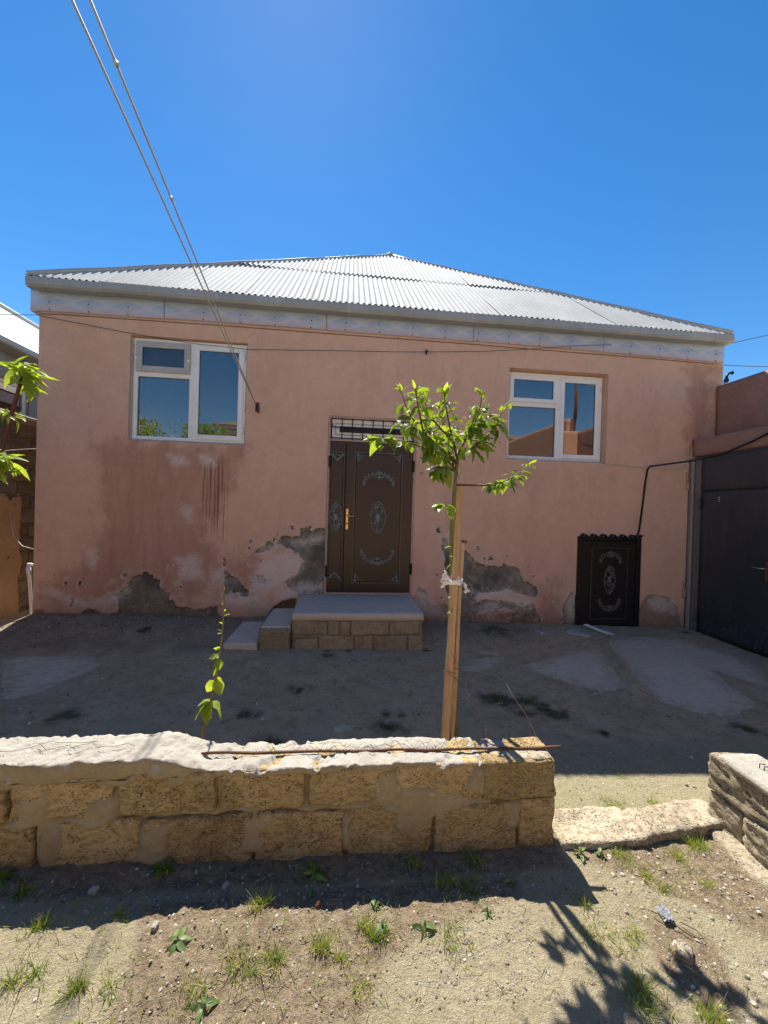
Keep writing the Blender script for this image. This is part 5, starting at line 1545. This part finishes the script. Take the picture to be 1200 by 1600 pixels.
TS = 1.079
TA = Vector((0, -2.88+3.05*TS, 1.5-1.5*TS))
for o_ in (tree, stake):
    o_.location = TA + o_.location*TS
    o_.scale = (TS, TS, TS)
o.location = TA
o.scale = (TS, TS, TS)

# ---------------------------------------------------------------- small bare sapling
sap = empty("seedling", (-.79, -3.0, -.02), "slender crooked seedling with few leaves behind the low wall", "seedling")
SP = [(-.80, -3.0, -.05), (-.775, -3.0, .10), (-.765, -3.0, .152), (-.735, -3.0, .29), (-.708, -3.0, .40), (-.69, -3.0, .50), (-.674, -3.0, .575), (-.66, -3.0, .72), (-.653, -3.0, .824), (-.650, -3.0, .95), (-.652, -3.0, 1.06)]
q = G().tube(SP, [.011, .0105, .010, .0085, .0075, .0065, .006, .005, .0042, .0035, .002], 7)
stem = q.out("stem", MAT["bark"], sap, True)
for p, d, s_ in (((-.715, -3.01, .41), (-.8, -.4, -.5), 1.0), ((-.712, -3.01, .415), (-.5, -.7, -.9), .95), ((-.705, -3.01, .42), (-.2, -.8, -.7), .9), ((-.70, -3.01, .42), (.9, -.3, -.3), .85), ((-.70, -3.01, .42), (-.9, .2, .1), .7),
                 ((-.685, -3.0, .53), (.6, -.5, -.7), .85), ((-.688, -3.0, .53), (-.6, -.3, -.8), .7), ((-.68, -3.0, .55), (.5, .2, -.6), .75), ((-.668, -3.0, .64), (-.3, -.5, -.9), .85), ((-.668, -3.0, .65), (.2, -.6, -.8), .7),
                 ((-.666, -3.0, .66), (-.9, -.1, .2), .5), ((-.662, -3.0, .70), (-.7, -.2, .5), .4), ((-.660, -3.0, .71), (-.6, .2, -.1), .4)):
    put_leaf(tr_.choice(LEAFB), stem, p, d, s_, tr_)
for p, d in (((-.657, -3, .80), (-.7, 0, .7)), ((-.657, -3, .79), (-.9, -.2, 0)), ((-.655, -3, .84), (-.6, -.3, .6)), ((-.652, -3, .885), (.7, 0, .6)), ((-.651, -3, .91), (.6, -.3, .7)), ((-.651, -3, .945), (-.6, 0, .8)), ((-.651, -3, .955), (-.3, -.3, .8)), ((-.652, -3, 1.03), (.2, 0, 1))):
    put_leaf(tr_.choice(LEAFY), stem, p, d, tr_.uniform(.35, .55), tr_)

# ---------------------------------------------------------------- red-stemmed sapling at the left edge
red = empty("red_stemmed_sapling", (-2.5, -2.6, 0), "sapling with dark red stem and glossy leaves at left edge", "sapling")
RS = [(-2.50, -2.6, -.05), (-2.40, -2.6, .6), (-2.27, -2.6, 1.2), (-2.16, -2.6, 1.62), (-2.115, -2.6, 1.80), (-2.07, -2.6, 2.0), (-2.03, -2.6, 2.17), (-2.0, -2.6, 2.29)]
q = G().tube(RS, [.018, .016, .0145, .013, .012, .011, .010, .008], 8)
q.tube([(-2.16, -2.6, 1.62), (-2.12, -2.65, 1.70), (-2.08, -2.68, 1.76)], .006, 6); q.tube([(-2.07, -2.6, 1.98), (-2.03, -2.62, 2.0)], .003, 5); q.tube([(-2.14, -2.6, 1.68), (-2.0, -2.65, 1.66)], .003, 5)
rst = q.out("stem", MAT["bark_red"], red, True)
for base, n_, rad, dirb, sc_ in (((-2.0, -2.6, 2.29), 36, .06, (.25, 0, .0), .95), ((-1.98, -2.62, 2.25), 18, .04, (.9, -.1, -.3), .9), ((-1.97, -2.6, 2.20), 5, .02, (.5, 0, -.8), .9), ((-2.09, -2.66, 1.74), 40, .06, (.6, -.2, -.1), 1.0), ((-2.11, -2.66, 1.68), 24, .05, (.4, 0, -.6), .95),
                                 ((-2.05, -2.6, 2.0), 9, .03, (.8, 0, .05), .6), ((-2.1, -2.6, 2.02), 5, .02, (-.6, 0, .3), .7), ((-1.99, -2.65, 1.66), 5, .02, (.7, 0, .1), .55)):
    for k in range(n_):
        p = Vector(base)+Vector((tr_.gauss(0, rad*.5), tr_.gauss(0, rad*.5), tr_.gauss(0, rad*.5)))
        d = Vector(dirb)*.8+Vector((tr_.gauss(0, .6), tr_.gauss(0, .6), tr_.gauss(-.1, .45)))
        put_leaf(tr_.choice(LEAFL), rst, p, d, sc_*tr_.uniform(.7, 1.1), tr_)

# ---------------------------------------------------------------- weeds and grass
def zat(x, y):
    i = min(max(int(np.searchsorted(gx, x))-1, 0), len(gx)-2); j = min(max(int(np.searchsorted(gy, y))-1, 0), len(gy)-2)
    u = (x-gx[i])/(gx[i+1]-gx[i]); v = (y-gy[j])/(gy[j+1]-gy[j])
    return float((Zg[j, i]*(1-u)+Zg[j, i+1]*u)*(1-v)+(Zg[j+1, i]*(1-u)+Zg[j+1, i+1]*u)*v)
def blade(g_, p, d, L, w, bend, r_):
    d = Vector(d).normalized(); s_ = d.cross(Vector((0, 0, 1)))
    if s_.length < .05: s_ = Vector((1, 0, 0))
    s_.normalize()
    a = r_.uniform(0, 3.14); s_ = Quaternion(d, a) @ s_
    V = []
    h = Vector((d.x, d.y, 0))
    for i in range(4):
        t = i/3
        c = Vector(p)+d*L*t+h*bend*L*t*t-Vector((0, 0, bend*.35*L*t*t))
        ww = w*(1-t*.9)
        V += [c-s_*ww/2, c+s_*ww/2]
    g_.add(V, [(0, 1, 3, 2), (2, 3, 5, 4), (4, 5, 7, 6)])
def tuft(x, y, n_, L, rad, label, mat="grass", wd=.004, seed=None, spread=.7, group="grass tufts"):
    r_ = random.Random(seed if seed is not None else int((x*31+y*17)*1000))
    q = G()
    nc = max(2, n_//28)
    kr = .36 if mat == 'grass' else .12
    cen = [(max(-1, min(1, r_.gauss(0, .8)))*rad*kr*1.4, max(-1, min(1, r_.gauss(0, .8)))*rad*kr*1.2, r_.uniform(.55, 1.1)) for _ in range(nc)]
    for k in range(n_):
        cx_, cy_, cs = cen[k % nc]
        a = r_.uniform(0, 6.28); rr = rad*.55*abs(r_.gauss(0, .6))
        px, py = x+cx_+math.cos(a)*rr, y+cy_+math.sin(a)*rr*.8
        a2 = a+r_.gauss(0, .9)
        sp_ = spread*r_.uniform(.05, 1.3)
        d = (math.cos(a2)*sp_, math.sin(a2)*sp_, 1)
        blade(q, (px, py, zat(px, py)-.004), d, L*cs*r_.uniform(.25, 1.15), wd*r_.uniform(.5, 1.4), r_.uniform(0, 1.1), r_)
    o = q.out("grass_tuft", MAT[mat], None, True)
    if mat == "grass":
        o.data.materials.append(MAT["straw"])
        for pl_ in o.data.polygons:
            if (pl_.index//3) % 10 in (2, 5, 9): pl_.material_index = 1
    return tag(o, label, "grass", group)
def weed(x, y, n_, L, W, label, seed, flat=.5, mat="weed", up_=.4):
    r_ = random.Random(seed)
    z = zat(x, y)
    root = empty("broadleaf_weed", (x, y, z), label, "weed", "broadleaf weeds")
    me_ = leaf_mesh("leaf", L*.62, W*.66, MAT[mat], .2, .6, 6, .4, .10, seed)
    stem_ = G().tube([(x, y, z-.01), (x+.002, y, z+.012), (x, y+.002, z+.02+.02*up_)], [.004, .004, .002], 6).out("stem", MAT["bark_green"], root, True)
    me2 = leaf_mesh("leaf", L*.6, W*.62, MAT[mat], .4, .7, 6, -.5, .10, seed+50)
    for k in range(int(n_*1.5)):
        a = 2.4*k + r_.uniform(-.5, .5)
        d = Vector((math.cos(a), math.sin(a), r_.uniform(.0, up_)*(1.0 if k % 2 else .5)))
        put_leaf(me_ if k % 3 else me2, stem_, Vector((x+r_.gauss(0, .004), y+r_.gauss(0, .004), z+.006+.014*r_.random())), d, r_.uniform(.4, 1.1), r_)
    return root
TF = [(-.982,-3.797,45,.085,.035,"wispy grass tuft just beyond the wall's shadow at far left"),(-.737,-3.776,30,.065,.03,"small grass tuft with a tiny white flower stalk near the shadow edge"),
      (-.921,-3.954,70,.085,.05,"dense grass tuft in the bottom left corner"),(-.76,-3.985,75,.09,.04,"grass tuft second from the bottom left corner"),(-.64,-4.0,30,.06,.035,"thin grass tuft third from the bottom left corner"),
      (-.29,-3.956,110,.085,.085,"large patch of green grass left of the middle foreground"),(-.20,-3.95,70,.10,.05,"upright green grass clump right beside the large patch"),(-.40,-4.03,80,.075,.07,"low grass patch at the bottom edge beside broad leaves"),
      (-.265,-3.769,60,.095,.032,"bright grass tuft touching the wall's shadow edge"),(-.033,-3.935,75,.085,.04,"yellow-green grass tuft in the middle foreground"),(.03,-3.95,40,.06,.03,"short grass beside the middle tuft"),
      (.115,-3.875,65,.075,.04,"grass clump right of the dug brown soil"),(.16,-3.90,60,.085,.035,"grass clump beside pale rosette leaves"),(.07,-4.035,70,.045,.07,"low sparse grass at the bottom middle"),
      (.44,-3.70,90,.085,.06,"green grass clump with long blades at the shadow edge"),(.53,-3.73,60,.08,.05,"grass clump touching the shadow edge farther right"),(.43,-3.91,80,.06,.075,"sparse low grass around the drooping weed"),
      (.966,-3.80,45,.055,.03,"small grass tuft inside the sapling's shadow"),(.95,-3.95,90,.07,.08,"grass under the dark leaf shadow"),(1.07,-3.92,75,.06,.06,"grass clump right of the leaf shadow"),
      (.98,-4.10,200,.085,.09,"thick grass clump at the bottom edge in shadow"),(1.165,-4.15,110,.08,.05,"grass clump in the bottom right shadow"),(1.284,-3.617,90,.06,.06,"grass strip below the kerb stones"),
      (1.31,-3.69,80,.055,.05,"grass along the crack below the kerb stones"),(1.36,-3.76,70,.055,.05,"grass trailing away from the kerb stones"),(1.685,-3.56,150,.085,.07,"lush grass in the corner of kerb and right wall"),
      (1.56,-3.62,80,.06,.045,"grass spreading beside the lush corner clump"),(1.54,-3.75,60,.045,.045,"thin dry grass before the right wall"),(1.70,-3.325,90,.045,.06,"dry grass behind the kerb near the right wall"),(1.45,-3.30,110,.04,.10,"dry grass strip behind the kerb stones"),
      (1.69,-3.07,40,.03,.04,"tiny grass tuft on the sunlit strip behind the kerb"),(.349,-3.60,14,.14,.02,"few tall grass blades against the low wall"),(.62,-3.61,16,.13,.02,"tall grass blades near the wall's right end")]
for k, (x, y, n_, L, rad, lab) in enumerate(TF):
    tuft(x, y, int(n_*2.2)+12, L*.74, rad*1.0, lab, "grass", .0030, 900+k, .6)
YT = [(-.331,-1.862,70,.05,.05,"dark tuft alone in the middle of the yard"),(.375,-2.44,120,.05,.12,"dark mossy patch left of the stake"),(1.61,-2.11,200,.045,.16,"largest dark mossy patch right of the stake"),(1.36,-2.045,140,.045,.12,"dark mossy patch next to the stake"),
      (1.70,-2.22,120,.045,.05,"dark green tuft below the mossy patch"),(3.122,-2.574,70,.05,.07,"dark tuft near the gate side"),(-.15,-1.0,50,.05,.05,"dark tuft at the foot of the entrance steps"),(.965,-.93,60,.06,.05,"weeds at the steps' right corner"),
      (2.034,-.20,90,.06,.14,"dark weeds at the foot of the peeling wall"),(1.955,-2.56,40,.04,.03,"tiny dark tuft near the shadow edge"),(-2.266,-.45,50,.06,.04,"small dark tuft left of the steps by the wall"),(-.695,-2.259,80,.04,.08,"low dark patch behind the seedling"),(-.452,-2.627,80,.05,.07,"dark tuft behind the low wall near the seedling"),(.088,-.985,40,.06,.03,"dark sprig at the middle of the steps"),(4.85,-.25,60,.06,.10,"dark creeping weed at the gate's hinge corner")]
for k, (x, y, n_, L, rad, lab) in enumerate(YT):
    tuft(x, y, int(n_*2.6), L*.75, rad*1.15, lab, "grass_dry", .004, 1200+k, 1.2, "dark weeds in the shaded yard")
weed(-.508, -3.885, 8, .072, .026, "broad-leaved weed with spreading leaves at lower left", 1)
weed(-.36, -4.06, 7, .07, .030, "broad-leaved weed at the bottom edge left of middle", 2)
weed(.153, -3.80, 8, .055, .012, "pale star-shaped weed on the brown soil", 3, mat="weed")
weed(.564, -3.842, 7, .045, .012, "pale star-shaped weed right of the drooping weed", 4)
weed(.32, -3.885, 6, .075, .022, "drooping broad-leaved weed in front of the wall", 5)
weed(-.088, -3.713, 6, .05, .022, "pale weed on the shadow edge near the dark plant", 6)
weed(-.083, -3.624, 9, .11, .035, "dark leafy plant in the wall's shadow", 7, mat="leaf", up_=1.3)
weed(-.685, -3.585, 12, .075, .035, "dark bushy weed at the wall's foot in shadow", 8, mat="leaf", up_=1.6)
weed(.577, -3.585, 6, .07, .030, "small green weed at the wall's foot near its right end", 9, mat="leaf", up_=1.6)
weed(.32, -3.58, 5, .06, .024, "tiny weed at the wall's foot below the mortar smear", 10, mat="leaf", up_=1.6)
weed(.717, -3.721, 9, .05, .014, "pale grey weed on the shadow edge near the wall's end", 11)
weed(1.09, -3.60, 8, .05, .024, "leafy weed between wall end and kerb stone", 12, up_=.9)
weed(1.19, -3.60, 7, .05, .026, "leafy weed under the pale kerb stone", 13, up_=.8)
weed(.17, -3.88, 6, .05, .028, "grey-green rosette among grass right of brown soil", 14)
weed(-1.28, -3.60, 14, .10, .034, "dark plant clump in shadow at the left edge", 15, mat="leaf", up_=1.4)
weed(-1.15, -3.66, 10, .08, .02, "dark strap-leaved plant in shadow near the left edge", 16, mat="leaf", up_=1.0)

# ---------------------------------------------------------------- loose stones, litter, pebbles
def stone(x, y, sx, sy, sz, seed, mat, label):
    V, F = rough_block(-sx/2, sx/2, -sy/2, sy/2, -sz/2, sz/2, max(sx, sy)/9, r=min(sx, sy, sz)*.35, amp=sz*.25, sc=1.2/max(sx, sy)*2, seed=seed)
    a = seed*1.3
    V = np.stack([V[:, 0]*math.cos(a)-V[:, 1]*math.sin(a)+x, V[:, 0]*math.sin(a)+V[:, 1]*math.cos(a)+y, V[:, 2]+zat(x, y)+sz*.22], 1)
    return tag(obj("loose_stone", V, F, MAT[mat], None, True), label, "stone", "loose stones")
stone(1.225, -3.985, .065, .05, .03, 3, "stone_pale", "flat tilted stone in the lower right soil")
stone(1.46, -4.06, .028, .022, .016, 5, "mortar_white", "small white stone at lower right")
stone(-.60, -3.835, .024, .02, .016, 6, "mortar_white", "small white stone among grass at lower left")
stone(-.06, -3.775, .028, .022, .02, 8, "rust", "dark round clod just beyond the wall shadow")
stone(3.16, -.38, .28, .16, .03, 9, "screed_lump", "flat broken concrete lump before the black hatch")
stone(2.62, -.36, .12, .07, .03, 11, "screed_lump", "small pale stone left of the black hatch")
stone(-.90, -3.66, .03, .025, .02, 12, "mortar_white", "white pebble in the wall's shadow at left")
stone(-.42, -3.665, .03, .022, .014, 13, "mortar_white", "white pebble in the wall's shadow near the middle")
for k, (a, b, lab) in enumerate((((3.36, -.17), (3.53, -.44), "white plastic strip leaning out under the hatch, left one"), ((3.40, -.16), (3.60, -.45), "white plastic strip leaning out under the hatch, right one"))):
    q = G(); za, zb_ = zat(*a)+.06, zat(*b)+.02
    board(q, (a[0], a[1], za), (b[0], b[1], zb_), .022, .008, 0)
    tag(q.out("plastic_strip", MAT["pvc"], None), lab, "strip", "plastic strips by the hatch")
r_ = random.Random(9)
n = 12
V, F = [], []
z0 = zat(1.265, -3.86)
for j in range(n):
    for i in range(n):
        u, v = i/(n-1)-.5, j/(n-1)-.5
        V.append((1.265+u*.045+v*.012, -3.86+v*.055, z0+.010+.010*abs(math.sin(u*9+v*4))*(1-4*u*u*.8)+r_.uniform(0, .003)))
o = obj("plastic_scrap", V, grid_faces(n, n), MAT["plastic"], None, False)
m_ = o.modifiers.new("thick", 'SOLIDIFY'); m_.thickness = .001
tag(o, "crumpled grey plastic scrap with wire on the soil at right", "litter")
q = G().tube([(1.30, -3.89, z0+.01), (1.325, -3.93, z0+.02), (1.33, -3.955, z0+.015), (1.30, -3.94, z0+.008), (1.27, -3.905, z0+.012), (1.24, -3.875, z0+.02), (1.215, -3.85, z0+.016)], .0018, 5)
tag(q.out("bent_wire", MAT["wire"], None, True), "short bent dark wire under the grey plastic scrap", "wire")

ico = []
ph = (1+5**.5)/2
iv = np.array([(-1, ph, 0), (1, ph, 0), (-1, -ph, 0), (1, -ph, 0), (0, -1, ph), (0, 1, ph), (0, -1, -ph), (0, 1, -ph), (ph, 0, -1), (ph, 0, 1), (-ph, 0, -1), (-ph, 0, 1)])/math.sqrt(1+ph*ph)
iF = np.array([(0,11,5),(0,5,1),(0,1,7),(0,7,10),(0,10,11),(1,5,9),(5,11,4),(11,10,2),(10,7,6),(7,1,8),(3,9,4),(3,4,2),(3,2,6),(3,6,8),(3,8,9),(4,9,5),(2,4,11),(6,2,10),(8,6,7),(9,8,1)])
def pebbles(name, label, spec, seed):
    rs = np.random.RandomState(seed)
    VV, TT = [], []
    for (x0, x1, y0, y1, n_, s0, s1, tone) in spec:
        x = rs.uniform(x0, x1, n_); y = rs.uniform(y0, y1, n_)
        s_ = s0*(s1/s0)**(rs.rand(n_)**2.2)
        z = gz(x, y)
        for i in range(n_):
            sc_ = s_[i]*np.array([rs.uniform(.7, 1.3), rs.uniform(.7, 1.3), rs.uniform(.4, .8)])
            a = rs.rand()*6.28
            v = iv*(1+rs.uniform(-.22, .22, (12, 1)))*sc_
            c_, s2 = math.cos(a), math.sin(a)
            v = np.stack([v[:, 0]*c_-v[:, 1]*s2+x[i], v[:, 0]*s2+v[:, 1]*c_+y[i], v[:, 2]+z[i]+sc_[2]*.25], 1)
            VV.append(v); TT.append(np.full(12, np.clip(rs.normal(tone, .22), 0, 1)))
    V = np.vstack(VV); nP = len(VV)
    F = (np.arange(nP)[:, None, None]*12+iF[None]).reshape(-1, 3)
    me = mesh(name, V, F, MAT["pebble"], False)
    fattr(me, "tone", np.concatenate(TT))
    return tag(link(name, me), label, None, None, "stuff")
pebbles("gravel", "loose grit and pebbles on the soil before and behind the wall",
        [(-1.3, 1.85, -4.3, -3.6, 2000, .0010, .0052, .5), (-1.5, 1.0, -3.76, -3.56, 900, .0015, .008, .32), (-.65, .7, -4.1, -3.7, 2000, .0014, .006, .28), (1.1, 1.85, -4.25, -3.6, 900, .0015, .009, .5),
         (1.0, 1.9, -3.34, -2.9, 500, .0015, .006, .5), (-3.8, 3.3, -.75, -.03, 2400, .003, .013, .35), (-3.7, 4.8, -3.2, -.5, 3600, .002, .014, .45), (-3.8, -.9, -.5, -.05, 900, .005, .016, .35)], 77)

# dry straw, root bits and seedlings strewn over the soil
q = G(); r_ = random.Random(31)
for k in range(900):
    if k % 3 == 0:
        x, y = r_.uniform(-1.3, 1.0), r_.uniform(-3.78, -3.58)
    else:
        x, y = r_.uniform(-1.25, 1.85), r_.uniform(-4.25, -3.62)
    a = r_.uniform(0, 6.28); L = r_.uniform(.012, .05)
    z = zat(x, y)+.003
    x2, y2 = x+math.cos(a)*L, y+math.sin(a)*L
    if y2 > -3.57: continue
    q.tube([(x, y, z), ((x+x2)/2+r_.gauss(0, .003), (y+y2)/2+r_.gauss(0, .003), z+r_.uniform(.001, .005)), (x2, y2, zat(x2, y2)+.003)], [.0007, .0008, .0004], 4)
tag(q.out("straw_litter", MAT["straw"], None, True), "bits of dry straw and root strewn over the soil", None, None, "stuff")
q = G()
for x, y, n_, L, rad, lab in TF:
    for k in range(26):
        a = r_.uniform(0, 6.28); rr = rad*r_.uniform(.7, 3.2)
        px, py = x+math.cos(a)*rr, y+math.sin(a)*rr
        if py > -3.58 and px < 1.02: continue
        if -3.58 < py < -3.34 and px > 1.0: continue
        for j in range(r_.randint(1, 4)):
            b = r_.uniform(0, 6.28); s_ = r_.uniform(.2, 1.2)
            blade(q, (px+r_.gauss(0, .004), py+r_.gauss(0, .004), zat(px, py)-.002), (math.cos(b)*s_, math.sin(b)*s_, 1), r_.uniform(.008, .03), .0028, r_.uniform(0, .8), r_)
tag(q.out("seedling_cover", MAT["grass"], None, True), "thin scatter of grass seedlings on the soil", None, None, "stuff")
